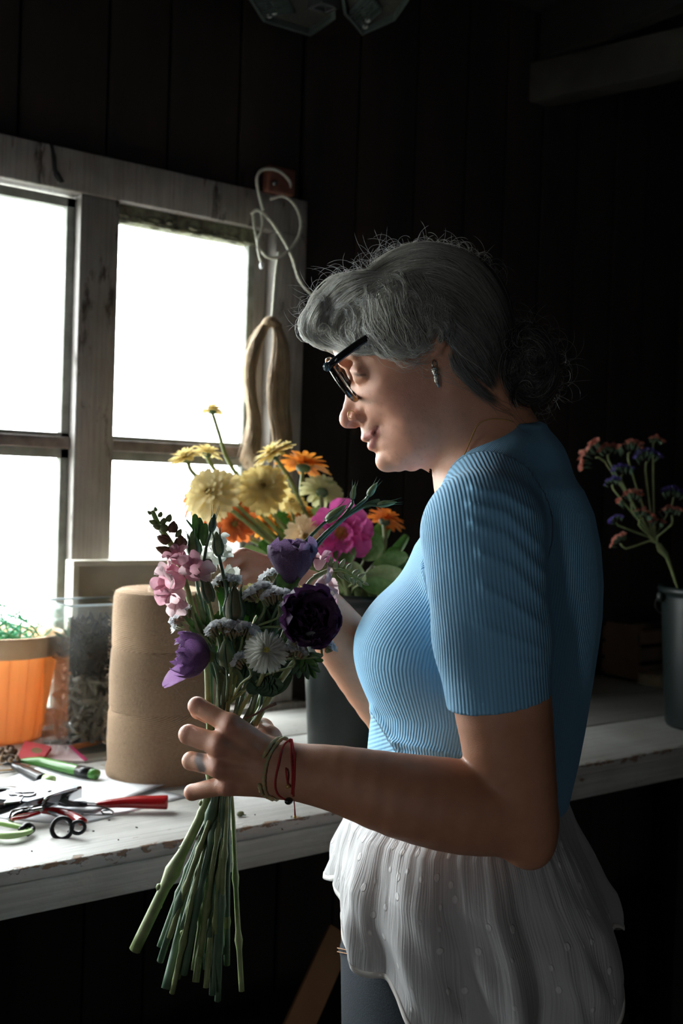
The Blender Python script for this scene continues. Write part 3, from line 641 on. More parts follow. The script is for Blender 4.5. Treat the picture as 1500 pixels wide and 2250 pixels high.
# neckband and cuff hem
ring = [Q(992,1049,1.198), Q(1003,1032,1.165), Q(1030,998,1.145), Q(1067,968,1.140), Q(1125,951,1.152), Q(1178,953,1.19), Q(1180,958,1.22), Q(1130,965,1.255), Q(1070,985,1.262), Q(1020,1020,1.245), Q(996,1046,1.215)]
MB().tube(to_world(spline(ring, 60, True)), .0042, 8, close=True, flat=.6).build('neckband', mat('neckband_knit', (.20,.40,.60), .85, bump=.0005, bscale=800), shirt)
sfront = Front([sv])
# ---- white gauze peplum
M_gauze = mat('white_crinkle_gauze', (.78,.77,.76), .85, back=.30)
nt = M_gauze.node_tree; N = nt.nodes.new; L = nt.links.new; b_ = nt.nodes['Principled BSDF']
au = N('ShaderNodeAttribute'); au.attribute_name = 'gu'; av = N('ShaderNodeAttribute'); av.attribute_name = 'gv'
cx = N('ShaderNodeCombineXYZ'); L(au.outputs['Fac'], cx.inputs[0]); L(av.outputs['Fac'], cx.inputs[1])
mp = N('ShaderNodeMapping'); mp.inputs['Scale'].default_value = (420,14,1); L(cx.outputs[0], mp.inputs[0])
nz = N('ShaderNodeTexNoise'); nz.inputs['Scale'].default_value = 1; nz.inputs['Detail'].default_value = 4; L(mp.outputs[0], nz.inputs['Vector'])
mp2 = N('ShaderNodeMapping'); mp2.inputs['Scale'].default_value = (58,50,1); L(cx.outputs[0], mp2.inputs[0])
vo = N('ShaderNodeTexVoronoi'); vo.inputs['Scale'].default_value = 1; vo.inputs['Randomness'].default_value = .55; L(mp2.outputs[0], vo.inputs['Vector'])
dt = N('ShaderNodeMapRange'); dt.inputs[1].default_value = .15; dt.inputs[2].default_value = .21; dt.inputs[3].default_value = 1; dt.inputs[4].default_value = 0; L(vo.outputs['Distance'], dt.inputs[0])
ad = N('ShaderNodeMath'); ad.operation = 'MULTIPLY_ADD'; ad.inputs[1].default_value = .6; L(dt.outputs[0], ad.inputs[0]); L(nz.outputs['Fac'], ad.inputs[2])
bp = N('ShaderNodeBump'); bp.inputs['Distance'].default_value = .0016; bp.inputs['Strength'].default_value = .9; L(ad.outputs[0], bp.inputs['Height']); L(bp.outputs[0], b_.inputs['Normal'])
cm = N('ShaderNodeMix'); cm.data_type = 'RGBA'; cm.inputs[6].default_value = (.60,.60,.60,1); cm.inputs[7].default_value = (.86,.86,.85,1); L(dt.outputs[0], cm.inputs[0]); L(cm.outputs[2], b_.inputs['Base Color'])
NT, NR = 420, 90
th = np.linspace(0, 2*np.pi, NT, endpoint=False)
deg = 360-np.degrees(th)
hem = np.interp(deg, [0,12,25,40,60,90,140,168,180,192,205,222,240,270,300,325,345,360], [2030,2075,2110,2090,2060,2040,2000,1950,1935,1962,1992,2036,2092,2165,2175,2095,2040,2030])
ph_ = th*10+1.3*np.sin(th*3+.6)+.8*np.sin(th*5); hem = hem+16*np.sin(ph_+.9)
V_, GU, GV = [], [], []
for i in range(NR+1):
    t = i/NR; y = 1738+(hem-1738)*t
    yl = [1738,1800,1890,1960,2060,2200]; ax = np.interp(y, yl, [.106,.1250,.1430,.154,.157,.159]); cxp = np.interp(y, yl, [1025,1008,1012,1026,1040,1040]); rc = np.interp(y, yl, [.126,.150,.172,.182,.19,.198])
    fold = (.105*t**.8)*(.70*np.sin(ph_)+.16*np.sin(th*19+2.5*np.sin(th*4)+t*1.5)+.05*np.sin(th*37+3*np.sin(th*5)+t*3))+(.008*(1-t)**3*np.sin(th*61)*(t > 0.02))
    k = 1+fold
    a = (cxp-750)/FPX*HD+ax*k*np.cos(th); c = 1.205+rc*k*np.sin(th)*-1
    a = a+.0022*np.sin(th*17+t*16+2*np.sin(th*7))*t; c = c+.0022*np.sin(th*11+t*19)*t
    b = (1125-y)/FPX*HD
    V_.append(np.stack([a, b+0*a, c], 1)); GU.append(th*.17); GV.append(b+0*a)
PV = np.concatenate(V_); ii = np.arange(NR)[:, None]*NT+np.arange(NT)[None]; i2 = np.arange(NR)[:, None]*NT+(np.arange(NT)[None]+1) % NT
# th grows towards the camera side: angle 180 = left, 270 = nearest
a_ = PV.copy()
PF = np.stack([ii, i2, i2+NT, ii+NT], 2).reshape(-1, 4)
pep = big_mesh('gauze_peplum', to_world(a_), PF, M_gauze, woman); set_float(pep, 'gu', np.concatenate(GU)); set_float(pep, 'gv', np.concatenate(GV))
md = pep.modifiers.new('thickness', 'SOLIDIFY'); md.thickness = .0006
last, prev = V_[-1], V_[-5]; up_ = (prev-last); up_ /= np.linalg.norm(up_, axis=1)[:, None]; out = last-np.array([last[:, 0].mean(), 0, 1.205]); out[:, 1] = 0; out /= np.linalg.norm(out, axis=1)[:, None]
hr = np.stack([last+out*.0008, last+out*.0010+up_*.006, last-out*.0012+up_*.006, last-out*.0010-up_*.0004], 1)
MB().rings([to_world(hr[j]) for j in list(range(NT))+[0]], True).build('hem_band', mat('hem_band_gauze', (.74,.72,.68), .85, back=.15, bump=.0004, bscale=300), pep)
# ---- jeans and shoes
M_denim = mat('dark_denim', (.003,.007,.012), .95, (.008,.016,.024), 500, bump=.0006, bscale=700)
ops = []
jr = [(1730,845,1205,.10,1.205),(1850,800,1225,.125,1.205),(1990,752,1250,.150,1.205),(2100,748,1262,.158,1.205),(2260,750,1262,.158,1.205),(2330,780,1230,.14,1.205)]
U_(torso_fn(jr, HD, 2.2), .01)
fl_ = [to_fig(w)[0] for w in (P(1010,1500,1.11)*V(1,1,0)+V(0,0,.10), P(1010,1500,1.30)*V(1,1,0)+V(0,0,.10))]
for s, ank in zip((-1, 1), fl_):
    hip = Q(1000,2220,1.205)+V(0,0,s*.075); knee = (hip+ank)/2+V(-.02,0,0)
    U_(chain([hip, knee, ank], [.088,.062,.048], .02), .03)
ops.append(('d', lambda p: -.003*G_(np.abs(pix(p)[1]-2088-(pix(p)[0]-745)*.10), 5)*(p[:, 2] < 1.3), 0))
jv, jF = sculpt(ops, (-.20,-1.42,.92), (.34,-.27,1.5), .0048)
jeans = big_mesh('jeans', to_world(relax(jv, jF, 1)), jF, M_denim, woman)
jfront = Front([jv], 8)
st = [(741,2083),(790,2093),(860,2103)]
M_thread = mat('orange_stitching', (.35,.18,.08), .8)
for off in (0, 8): MB().tube(to_world([Q(x, y+off, float(jfront(x, y+off, 1.2))-.002) for x, y in spline([(a, b, 0) for a, b in st], 14)[:, :2]]), .0005, 5).build('stitching', M_thread, jeans)
for ank in fl_:
    w = to_world(ank)[0]; ops = []; f2 = -unit(CR*V(1,1,0))
    a0 = to_fig(w*V(1,1,0)+V(0,0,.05)-f2*.03)[0]; a1 = to_fig(w*V(1,1,0)+V(0,0,.035)+f2*.16)[0]
    U_(cap(a0, a1, .040, .033), .01); U_(cap(to_fig(w)[0], a0, .046, .04), .02)
    bv, bF = sculpt(ops, np.minimum(a0, a1)-.12, np.maximum(a0, a1)+.14, .005)
    bw = to_world(bv); bw[:, 2] = np.maximum(bw[:, 2], .001)
    big_mesh('boot', bw, bF, mat('brown_leather', (.08,.045,.03), .6), woman)

# ---------------------------------------------------------------- glasses
def Hw(x, y, w): return to_world(H(x, y, w))[0]
yaw = math.radians(12)
gd = unit(V(60,-89,0)); gs = V(math.sin(yaw)*-1, 0, 0)       # placeholder, replaced below
down = unit(V(60, -89, 0))                                   # along the lens, in figure frame
fwd = unit(V(-89, -60, 0))
side = unit(V(0, 0, -1)*math.cos(yaw)+fwd*math.sin(yaw))     # towards her left temple (near the lens of the camera)
br = H(766,832,0)
gl_c = {s: br+side*s*.0315+fwd*.002 for s in (1, -1)}
M_tort = mat('tortoiseshell_rim', (.02,.012,.01), .15, (.42,.17,.04), 75, detail=2, lo=.52, hi=.60, coat=.5)
M_black = mat('black_acetate', (.012,.012,.013), .18, coat=.4)
gl = MB()
for s in (1, -1):
    ang = np.linspace(0, 2*np.pi, 40, endpoint=False)
    pts_ = [gl_c[s]+side*math.cos(t)*.0250+down*(math.sin(t)*.0262) for t in ang]
    gl.tube(to_world(pts_), .0025, 8, close=True, flat=1.3)
gl.tube(to_world(spline([gl_c[1]-side*.024-down*.010, br+fwd*.010-down*.010, gl_c[-1]+side*.024-down*.010], 10)), .0022, 8)
glasses = gl.build('glasses', M_tort, woman)
for s in (1, -1):
    ang = np.linspace(0, 2*np.pi, 40, endpoint=False)
    c = to_world(gl_c[s]+fwd*.001)[0]; q = to_world([gl_c[s]+side*math.cos(t)*.0245+down*math.sin(t)*.0257 for t in ang])
    lens_m = MATS.get('spectacle_lens') or MATS.setdefault('spectacle_lens', bpy.data.materials.new('spectacle_lens'))
    if not lens_m.use_nodes or 'Principled BSDF' in (lens_m.node_tree.nodes if lens_m.node_tree else {}):
        lens_m.use_nodes = True; thin_glass(lens_m, (.97,.95,.93), .0, gloss=.12, rough=.01)
    add_mesh('lens', np.r_[[c], q], [(0, 1+i, 1+(i+1) % 40) for i in range(40)], lens_m, glasses)
for s in (1, -1):
    h0 = gl_c[s]+side*s*.0245-down*.0175
    ear = H(952,712,-82) if s == 1 else H(975,712,82)
    d0 = h0+fwd*.001
    MB().tube(to_world([d0-side*s*.006+fwd*.001, d0+side*s*.0045+fwd*.001]), .0042, 8, flat=1.2).build('end_piece', mat('blue_grey_reflecting_acetate', (.05,.09,.11), .12, coat=.6), glasses)
    MB().tube(to_world(spline([h0+side*s*.003, H(800,764,-s*61), H(850,744,-s*65), H(900,726,-s*71), H(945,708,-s*78), H(975,725,-s*78)], 20)), np.r_[np.linspace(.0042,.003,20)], 8, flat=.5, up=tuple(CF)).build('temple_arm', M_black, glasses)
# ---------------------------------------------------------------- jewellery
M_gold = mat('gold', (.75,.47,.17), .35, metal=.6); M_silver = mat('old_silver', (.45,.43,.40), .25, metal=1, bump=.0006, bscale=600)
hoop = [H(771,915,-22)+V(0,0,0)+.0042*V(math.cos(t)*.9, math.sin(t), -.25*abs(math.sin(t))) for t in np.linspace(.4, 5.0, 14)]
MB().tube(to_world(hoop), .0005, 6).build('nose_ring', M_gold, woman)
ez = float(front(954,790,1.12))-.003
er = MB()
er.tube(to_world([Q(954,800,ez)+.0042*V(math.cos(t)*.5, math.sin(t), math.cos(t)*.6) for t in np.linspace(0, 6.28, 18)[:-1]]), .0008, 6, close=True)
er.tube(to_world([Q(954,806,ez), Q(955,814,ez), Q(957,824,ez), Q(959,838,ez), Q(963,852,ez)]), [.0028,.0036,.0026,.0026,.0006], 10)
er.tube(to_world([Q(948,812,ez-.003), Q(956,808,ez-.0045), Q(962,812,ez-.003)]), .0010, 6); er.tube(to_world([Q(951,826,ez-.002), Q(958,821,ez-.0045), Q(964,823,ez-.002)]), .0010, 6)
er.build('earring', M_silver, woman)
ck = [(1127,927),(1096,921),(1067,923),(1048,935),(1036,960),(1024,990),(1013,1013),(1004,1030)]
cp = spline([(a, b, 0) for a, b in ck], 60)[:, :2]
cp3 = np.array([on_body(x, y, .0016, 1.15) for x, y in cp]); 
for _ in range(3): cp3[1:-1] = (cp3[:-2]+2*cp3[1:-1]+cp3[2:])/4
MB().tube(to_world(cp3), [.0008 if i % 2 else .0005 for i in range(60)], 5).build('necklace', M_gold, woman)
# bracelets: loops around the wrist
def wrist_loop(name, near, far, rad, m, n=60, twist=False):
    q = [on_body(x, y, rad+.0004, 1.05) for x, y in near]+[Q(x, y, d) for x, y, d in far]
    c = spline(q, n, True); r = rad*(1+.22*np.sin(np.arange(n)*2.2)) if twist else rad
    return MB().tube(to_world(c), r, 7, close=True).build(name, m, woman)
M_green = mat('braided_green_cord', (.36,.40,.20), .8, (.55,.36,.18), 320, detail=1); M_red = mat('red_cord', (.45,.02,.025), .7)
wrist_loop('green_bracelet', [(618,1622),(598,1632),(580,1660),(571,1695),(570,1725),(577,1745),(590,1752)], [(603,1752,1.074),(618,1700,1.082),(628,1640,1.076)], .0019, M_green, 70, True)
wrist_loop('green_bracelet', [(626,1622),(608,1634),(590,1662),(581,1697),(580,1727),(588,1748),(600,1754)], [(613,1752,1.074),(628,1700,1.082),(636,1640,1.076)], .0017, M_green, 70, True)
def cord(pts, rad=.0009, m=M_red, name='red_bracelet', par=None):
    q = spline([on_body(x, y, rad+.0006, 1.045) for x, y in pts], 24); return MB().tube(to_world(q), rad, 6).build(name, m, par or woman)
rb = cord([(637,1624),(622,1640),(611,1680),(604,1720),(610,1745),(628,1758)])
for c in ([(638,1624),(630,1650),(628,1690),(632,1724)], [(641,1624),(646,1660),(646,1710),(644,1750)], [(639,1624),(640,1660),(642,1700),(641,1745)]): cord(c, name='strand', par=rb)
MB().ball(to_world(Q(632,1728,float(front(632,1728,1.04))-.003))[0], .0022).build('gold_bead', M_gold, rb)
MB().ball(to_world(Q(634,1760,float(front(634,1752,1.045))-.002))[0], (.0045,.0035,.0035)).build('dark_bead', M_black, rb)
MB().tube(to_world([Q(645,1752,1.04), Q(647,1772,1.039), Q(648,1795,1.038)]), [.0008,.0006,.0009], 5).build('loose_end', M_red, rb)
MB().ball(to_world(Q(648,1795,1.038))[0], .0016).build('gold_bead', M_gold, rb)
# ---------------------------------------------------------------- hair
ops = []
U_(ell(H(962,668,0), (.070,.060,.078)), .01)
U_(ell(H(800,662,0), (.046,.031,.062)), .02); U_(ell(H(722,702,-4), (.022,.020,.036)), .016)
U_(ell(H(905,680,-50), (.050,.036,.030)), .012); U_(ell(H(905,680,50), (.050,.036,.030)), .012)
U_(ell(H(1060,735,0), (.034,.062,.064)), .02); U_(ell(H(1035,800,0), (.030,.030,.060)), .02)
U_(ell(H(1165,803,0), (.030,.046,.040)), .012)
S_(ell(H(948,775,-80), (.016,.022,.03)), .006)
hv, hF = sculpt(ops, (-.04,.10,1.08), (.26,.31,1.32), .003)
M_hair = mat('grey_hair', (.4,.4,.38), .33, spec=.75, back=.5)
nt = M_hair.node_tree; vc = nt.nodes.new('ShaderNodeVertexColor'); vc.layer_name = 'hair'; nt.links.new(vc.outputs[0], nt.nodes['Principled BSDF'].inputs['Base Color']); nt.links.new(vc.outputs[0], nt.nodes['Translucent BSDF'].inputs[0])
M_hair.node_tree.nodes['Principled BSDF'].inputs['Anisotropic'].default_value = 0
hair = big_mesh('hair', to_world(relax(hv, hF, 1)), hF, M_hair, woman)
hc = lambda x: np.interp(x, [660,800,950,1060,1120,1240], [.46,.38,.26,.15,.075,.06])[:, None]*np.array([1.0,.985,.90])  # darker to the back: dark bun hair plus painted light falloff
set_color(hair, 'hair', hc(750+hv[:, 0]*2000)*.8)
hfront = Front([hv, body_v], 6)
# smooth depth field so strands do not jump
zf = hfront.z.copy(); zf[zf > 8] = np.nan
W8 = zf.copy()
for it_ in range(14):
    if it_ == 3: W3 = W8.copy()
    s_ = np.zeros_like(W8); n_ = np.zeros_like(W8)
    for di in (-1,0,1):
        for dj in (-1,0,1):
            r_ = np.roll(W8, (di, dj), (0, 1)); ok = ~np.isnan(r_); s_ += np.where(ok, r_, 0); n_ += ok
    W8 = np.where(n_ > 0, s_/np.maximum(n_, 1), np.nan)
W8 = np.where(np.isnan(W3), W8, np.minimum(W8, W3))
def hz(x, y):
    i = np.clip(x/6, 0, W8.shape[0]-1.01); j = np.clip(y/6, 0, W8.shape[1]-1.01); a = i.astype(int); b = j.astype(int); u = i-a; w = j-b
    z = W8[a, b]*(1-u)*(1-w)+W8[a+1, b]*u*(1-w)+W8[a, b+1]*(1-u)*w+W8[a+1, b+1]*u*w
    return np.where(np.isnan(z), 1.18, z)
def curves(guides, n, K=16, wave=5, wl=3.0, lift=(.000,.007), spread=0, jit=3, trim=.25, farside=False):
    G = np.array([spline([(a, b, 0) for a, b in g], K)[:, :2] for g in guides]); out = []
    cl = RNG.random((60, 2))*6.28
    for _ in range(n):
        t = RNG.random()*(len(G)-1); i = min(int(t), len(G)-2); u = t-i; c = G[i]*(1-u)+G[i+1]*u
        k = int(t*13) % 60; s = np.linspace(0, 1, K); tr = RNG.random()*trim; s2 = tr+(1-tr-RNG.random()*trim)*s
        c = np.stack([np.interp(s2, s, c[:, q]) for q in (0, 1)], 1)
        tg = np.gradient(c, axis=0); tg /= np.linalg.norm(tg, axis=1)[:, None]; nn = np.stack([-tg[:, 1], tg[:, 0]], 1)
        am = wave*(.5+.5*np.sin(cl[k, 1]))+RNG.normal()*1.2
        c = c+nn*(am*np.sin(s2*6.28*wl/2+cl[k, 0]+RNG.normal()*.25)[:, None]*np.minimum(1, s*3)[:, None])+RNG.normal(size=2)*jit+nn*(RNG.normal()*2.5*np.sin(s*6.28*RNG.uniform(.5,1.5)+RNG.random()*6))[:, None]
        l_ = RNG.uniform(*lift)*.6+.0045*(.5+.5*np.sin(cl[k, 0]*3+s2*4+t*26))
        z = hz(c[:, 0], c[:, 1])
        if farside: z = 2*HD-z+l_
        else: z = z-l_+abs(RNG.normal())*spread
        x = (c[:, 0]-750)/FPX; y = (1125-c[:, 1])/FPX
        zz = z if not farside else z
        out.append(np.stack([x*zz, y*zz, zz], 1))
    return np.array(out)
def strand_mesh(name, C, rad, tint, parent):
    N_, K = C.shape[:2]; T = np.gradient(C, axis=1); T /= np.maximum(np.linalg.norm(T, axis=2, keepdims=True), 1e-9)
    ref = np.array([.3,.2,1.0]); X = np.cross(T, ref); X /= np.maximum(np.linalg.norm(X, axis=2, keepdims=True), 1e-9); Y = np.cross(T, X)
    tp = np.ones(K); tp[0] = .6; tp[-1] = .15; tp[-2] = .6
    r = np.broadcast_to(np.asarray(rad), (N_,))[:, None]*tp[None]
    R = np.stack([C+r[..., None]*(math.cos(a)*X+math.sin(a)*Y) for a in (0, 2.094, 4.189)], 2)     # N K 3 3
    vv = R.reshape(-1, 3); base = (np.arange(N_)[:, None]*K+np.arange(K-1)[None])*3; fs = []
    for k in range(3):
        k2 = (k+1) % 3; fs.append(np.stack([base+k, base+k2, base+3+k2, base+3+k], 2).reshape(-1, 4))
    o = big_mesh(name, to_world(vv), np.concatenate(fs), M_hair, parent)
    set_color(o, 'hair', np.clip(np.repeat(tint.reshape(-1, 3), 3, 0), 0, 1)); tag(o, kind='stuff'); return o
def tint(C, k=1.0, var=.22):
    x = 750+C[..., 0]/C[..., 2]*FPX; b = np.interp(x, [660,800,950,1060,1120,1240], [.98,.90,.62,.34,.12,.09])  # strands darken likewise, part hair colour, part painted falloff of light
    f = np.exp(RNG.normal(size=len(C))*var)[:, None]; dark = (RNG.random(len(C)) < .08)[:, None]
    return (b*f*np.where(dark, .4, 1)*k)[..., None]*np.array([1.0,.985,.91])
S1 = [[(850,600),(790,598),(738,610),(697,650),(670,698),(674,732),(698,742),(714,728)], [(860,606),(800,615),(748,640),(710,680),(690,715),(703,745),(738,765),(778,765)], [(870,615),(820,635),(775,665),(745,702),(745,738),(780,763),(830,770),(872,752)],
      [(880,625),(845,650),(815,688),(802,722),(818,752),(850,772),(885,770),(908,745)], [(890,635),(870,668),(857,705),(862,738),(885,763),(905,782),(928,785)]]
S1b = [[(835,592),(780,600),(730,630),(692,672),(672,712)], [(850,600),(810,630),(760,680),(720,725),(705,752)], [(870,610),(840,650),(800,700),(770,745),(765,768)], [(890,620),(870,660),(840,710),(815,755),(820,778)]]
S2 = [[(835,594),(850,640),(880,690),(893,738),(885,772),(862,790)], [(865,590),(893,640),(918,690),(920,735),(905,772)], [(900,590),(930,640),(950,690),(962,715),(975,740)], [(930,590),(965,640),(985,690),(1000,730),(1020,770)]]
S3 = [[(792,600),(858,552),(930,534),(1010,550),(1072,595),(1110,660),(1127,730),(1135,790)], [(805,612),(880,573),(950,562),(1020,588),(1072,640),(1107,710),(1124,790)], [(825,628),(900,602),(970,603),(1030,640),(1077,700),(1107,770),(1118,835)],
      [(845,648),(910,632),(975,650),(1027,695),(1072,755),(1103,825)], [(865,668),(920,668),(972,700),(1022,750),(1062,800),(1095,852)], [(885,695),(930,702),(970,732),(1008,780),(1048,825),(1085,862)]]
spiral = lambda r0, r1, a0, n=12, cx=1162, cy=806: [(cx+(r0+(r1-r0)*t)*.78*math.cos(a0+t*4.6), cy+(r0+(r1-r0)*t)*1.12*math.sin(a0+t*4.6)) for t in np.linspace(0, 1, n)]
A_ = curves(S1, 2600, 20, 10, 2.8, (.000,.010)); B_ = curves(S1b, 900, 16, 11, 2.6, (.002,.010), spread=.008)
C_ = curves(S2, 1000, 16, 12, 3.6, (.001,.010)); D_ = curves(S3, 2600, 18, 7, 4.0, (.000,.006), spread=.0)
for nm, cc in (('fringe_strands', A_), ('fringe_strands', B_), ('side_strands', C_), ('swept_back_strands', D_)):
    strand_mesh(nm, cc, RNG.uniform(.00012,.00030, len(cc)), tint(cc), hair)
rl = random.Random(5); LK = []
for (x, y, r) in [(702,700,24),(735,655,26),(785,632,26),(758,700,26),(815,680,28),(850,715,26),(842,752,22),(880,690,26),(900,750,20),(795,745,20),(870,635,26),(928,715,20),(715,728,18),(765,745,18),(830,630,22),(905,660,24),(940,680,20),(880,768,14),(810,762,14),(745,690,22),(955,730,16),(700,672,20)]:
    a0 = rl.uniform(2.2, 4.2); sw = rl.uniform(2.8, 4.2)*(1 if rl.random() < .75 else -1); cv = lambda k: [(x+math.cos(a0+sw*t)*r*k*(1-.35*t)*.8+t*6, y+math.sin(a0+sw*t)*r*k*(1-.35*t)*1.25+t*10) for t in np.linspace(0, 1, 9)]
    LK.append(curves([cv(1.15), cv(.85)], 75, 14, 2.5, 2, (.004,.012), jit=2.2, trim=.15))
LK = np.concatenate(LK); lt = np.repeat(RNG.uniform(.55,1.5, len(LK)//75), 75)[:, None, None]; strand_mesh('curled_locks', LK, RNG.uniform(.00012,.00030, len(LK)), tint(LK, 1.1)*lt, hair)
OV = curves([[(790,640),(800,690),(815,740),(850,772),(890,768)], [(840,640),(855,690),(870,735),(900,770),(930,760)], [(890,640),(905,690),(925,730),(940,760),(965,750)]], 420, 16, 11, 3.2, (.011,.020), jit=5)
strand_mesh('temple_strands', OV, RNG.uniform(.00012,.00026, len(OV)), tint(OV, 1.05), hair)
D2_ = curves(S3[:2], 700, 16, 4, 3.0, (.0,.02), farside=False); D2_[..., 2] += RNG.uniform(.03,.12, len(D2_))[:, None]; D2_[..., :2] *= (D2_[..., 2:]/(D2_[..., 2:]-.05))*.0+1
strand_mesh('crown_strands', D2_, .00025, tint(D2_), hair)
E_ = [curves([spiral(82, 56, a), spiral(58, 34, a+.7), spiral(36, 10, a+1.5)], 150, 14, 9, 3, (.0,.010), jit=8) for a in (0, 1.2, 2.4, 3.6, 4.8)]
for k in range(16):
    a = rl.uniform(0, 6.28); q = rl.uniform(.25, .8); x, y = 1162+62*q*math.cos(a), 808+88*q*math.sin(a); r = rl.uniform(18, 34); a0 = rl.uniform(0, 6.28); sw = rl.uniform(2.2, 4)
    cv = lambda m_: [(x+r*m_*math.cos(a0+sw*t)*(1-.3*t), y+r*m_*1.2*math.sin(a0+sw*t)*(1-.3*t)) for t in np.linspace(0, 1, 8)]
    E_.append(curves([cv(1.2), cv(.8)], 60, 14, 4, 2, (.004,.014), jit=3))
E_ = np.concatenate(E_)
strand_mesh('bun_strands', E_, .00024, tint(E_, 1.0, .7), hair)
for nm, cc in (('fringe_strands', A_[::3]), ('side_strands', C_[::3]), ('swept_back_strands', D_[::3]), ('curled_locks', LK[::2])):      # the far side of the head
    mm = cc.copy(); mm[..., 2] = 2*HD-cc[..., 2]+.004; mm[..., :2] = cc[..., :2]*(HD/cc[..., 2:]); strand_mesh(nm, mm, RNG.uniform(.00018,.00034, len(mm)), tint(mm), hair)
# stray hairs round the silhouette
sil = spline([(672,735,0),(672,690,0),(700,645,0),(745,600,0),(800,590,0),(860,550,0),(930,531,0),(1010,548,0),(1075,592,0),(1112,660,0),(1126,700,0),(1185,712,0),(1232,775,0),(1232,850,0),(1190,908,0),(1130,905,0)], 200)[:, :2]
def strays(n, K=16, lo=24, hi=95):
    out = []
    for _ in range(n):
        i = RNG.integers(2, 197); p = sil[i]; tg = unit(sil[i+1]-sil[i-1]); nn = np.array([tg[1], -tg[0]])
        sgn = 1 if RNG.random() < .7 else -1; L_ = RNG.uniform(lo, hi); a0 = RNG.uniform(-.9, .9); cu = RNG.normal()*3.4; s = np.linspace(0, 1, K)
        ang = a0+cu*s; d = np.cumsum(nn[None]*np.cos(ang)[:, None]+tg[None]*sgn*np.sin(ang)[:, None], 0)*L_/K
        q = p-nn*6+d*RNG.uniform(.45, 1); z = HD+RNG.uniform(-.05, .03)+np.zeros(K); out.append(np.stack([(q[:, 0]-750)/FPX*z, (1125-q[:, 1])/FPX*z, z+s*.01*RNG.normal()], 1))
    return np.array(out)
F_ = strays(420); strand_mesh('stray_hairs', F_, .00010, np.clip(tint(F_)*1.3+.15, 0, .9), hair)
G2 = curves([[(820,760),(850,790),(880,800),(930,790)], [(880,770),(900,800),(940,800),(965,770)], [(1080,860),(1110,900),(1150,930),(1190,960)]], 60, 12, 9, 3, (.002,.010), jit=6)
strand_mesh('loose_wisps', G2, .00013, tint(G2), hair)
nape = curves([[(1000,790),(1030,830),(1060,860),(1100,890)], [(985,770),(1000,810),(1040,850),(1080,880)]], 260, 12, 4, 2, (.0,.004), jit=4)
strand_mesh('nape_strands', nape, .00022, tint(nape), hair)
# ================================================================= flowers
def petal_grid(L_, W_, cup=.15, curl=.2, ruffle=0.0, tip=.5, base=.25, nl=6, nw=4, notch=0.0, seed=0, peak=.62):
    """petal along +x from the origin, curling towards +z"""
    rr = np.random.default_rng(seed); v = []
    for i in range(nl+1):
        t = i/nl; w = W_*(base+(1-base)*math.sin(min(t/peak, 1)*math.pi/2)) if t < peak else W_*math.sqrt(max(1-((t-peak)/(1-peak))**2*(1-tip*.35), .02))
        ang = curl*t; x = L_*(math.sin(ang)/curl if abs(curl) > 1e-3 else t) if abs(curl) > 1e-3 else L_*t; z = L_*((1-math.cos(ang))/curl if abs(curl) > 1e-3 else 0)
        for j in range(nw+1):
            s = j/nw*2-1; rz = ruffle*L_*math.sin(s*7+t*9+seed)*t*t+ruffle*L_*.5*rr.normal()*t*t
            v.append((x-notch*L_*(1-abs(s))*max(0, t-.85)/.15*.5-abs(s)**2*L_*.06*t, s*w/2, z+cup*w*s*s+rz))
    f = [(i*(nw+1)+j, (i+1)*(nw+1)+j, (i+1)*(nw+1)+j+1, i*(nw+1)+j+1) for i in range(nl) for j in range(nw)]
    return v, f
PM = {}
def shared(key, v, f, m):
    if key not in PM:
        me = bpy.data.meshes.new(key); me.from_pydata([tuple(q) for q in v], [], f); me.update(); me.shade_smooth(); me.materials.append(m); PM[key] = me
    return PM[key]
def put(name, me, parent, M):
    o = bpy.data.objects.new(name, me); COL.objects.link(o); o.parent = parent; o.matrix_parent_inverse = parent_matrix(parent).inverted(); o.matrix_basis = M; return o
def frame(pos, axis, roll=0.0):
    z = unit(axis); x = unit(np.cross(z, (0.13,.2,1) if abs(z[2]) < .95 else (1,0,0))); y = np.cross(z, x)
    c, s = math.cos(roll), math.sin(roll); x2 = c*x+s*y; y2 = np.cross(z, x2)
    M = Matrix.Identity(4)
    for i in range(3): M[i][0] = x2[i]; M[i][1] = y2[i]; M[i][2] = z[i]; M[i][3] = pos[i]
    return M
RZ = lambda a: Matrix.Rotation(a, 4, 'Z'); RY = lambda a: Matrix.Rotation(a, 4, 'Y'); RX = lambda a: Matrix.Rotation(a, 4, 'X')
TR = lambda *a: Matrix.Translation(a); SC = lambda s: Matrix.Scale(s, 4)
def S3(a, b, c): return Matrix.Diagonal((a, b, c, 1))
def leafmat(name, c, c2=None, back=.3, scale=120, bump=.0004, rough=.5): return mat(name, c, rough, c2, scale, back=back, bump=bump)
G_stem = leafmat('green_stem', (.17,.23,.085), (.27,.32,.14), .05, 60)
G_dark = leafmat('blue_green_stem', (.07,.14,.085), (.12,.19,.11), .05, 60)
G_leaf = leafmat('green_leaf', (.10,.22,.06), (.17,.31,.10), .35)
G_sage = leafmat('sage_bud', (.20,.28,.13), (.32,.38,.20), .25)
G_olive = leafmat('olive_bud', (.12,.16,.07), (.20,.17,.10), .15)
D2 = lambda dx, dy, dz: unit(dx*CR+dy*CU+dz*CF)              # a direction given as right, up, away
def stem_mb(parent, pts, r=.0025, m=None, name='stem', nodes=0, hairy=False):
    c = spline(pts, max(14, len(pts)*6)); n = len(c); rad = np.linspace(r*1.0, r*1.25, n) if np.isscalar(r) else np.interp(np.linspace(0, 1, n), np.linspace(0, 1, len(r)), r)
    rad = np.array(rad); 
    for k in range(nodes):
        i = int(n*(.62+.33*(k+.5)/max(nodes, 1))); rad[min(i, n-1)] *= 1.45
    return MB().tube(c, rad, 8).build(name, m or G_stem, parent)
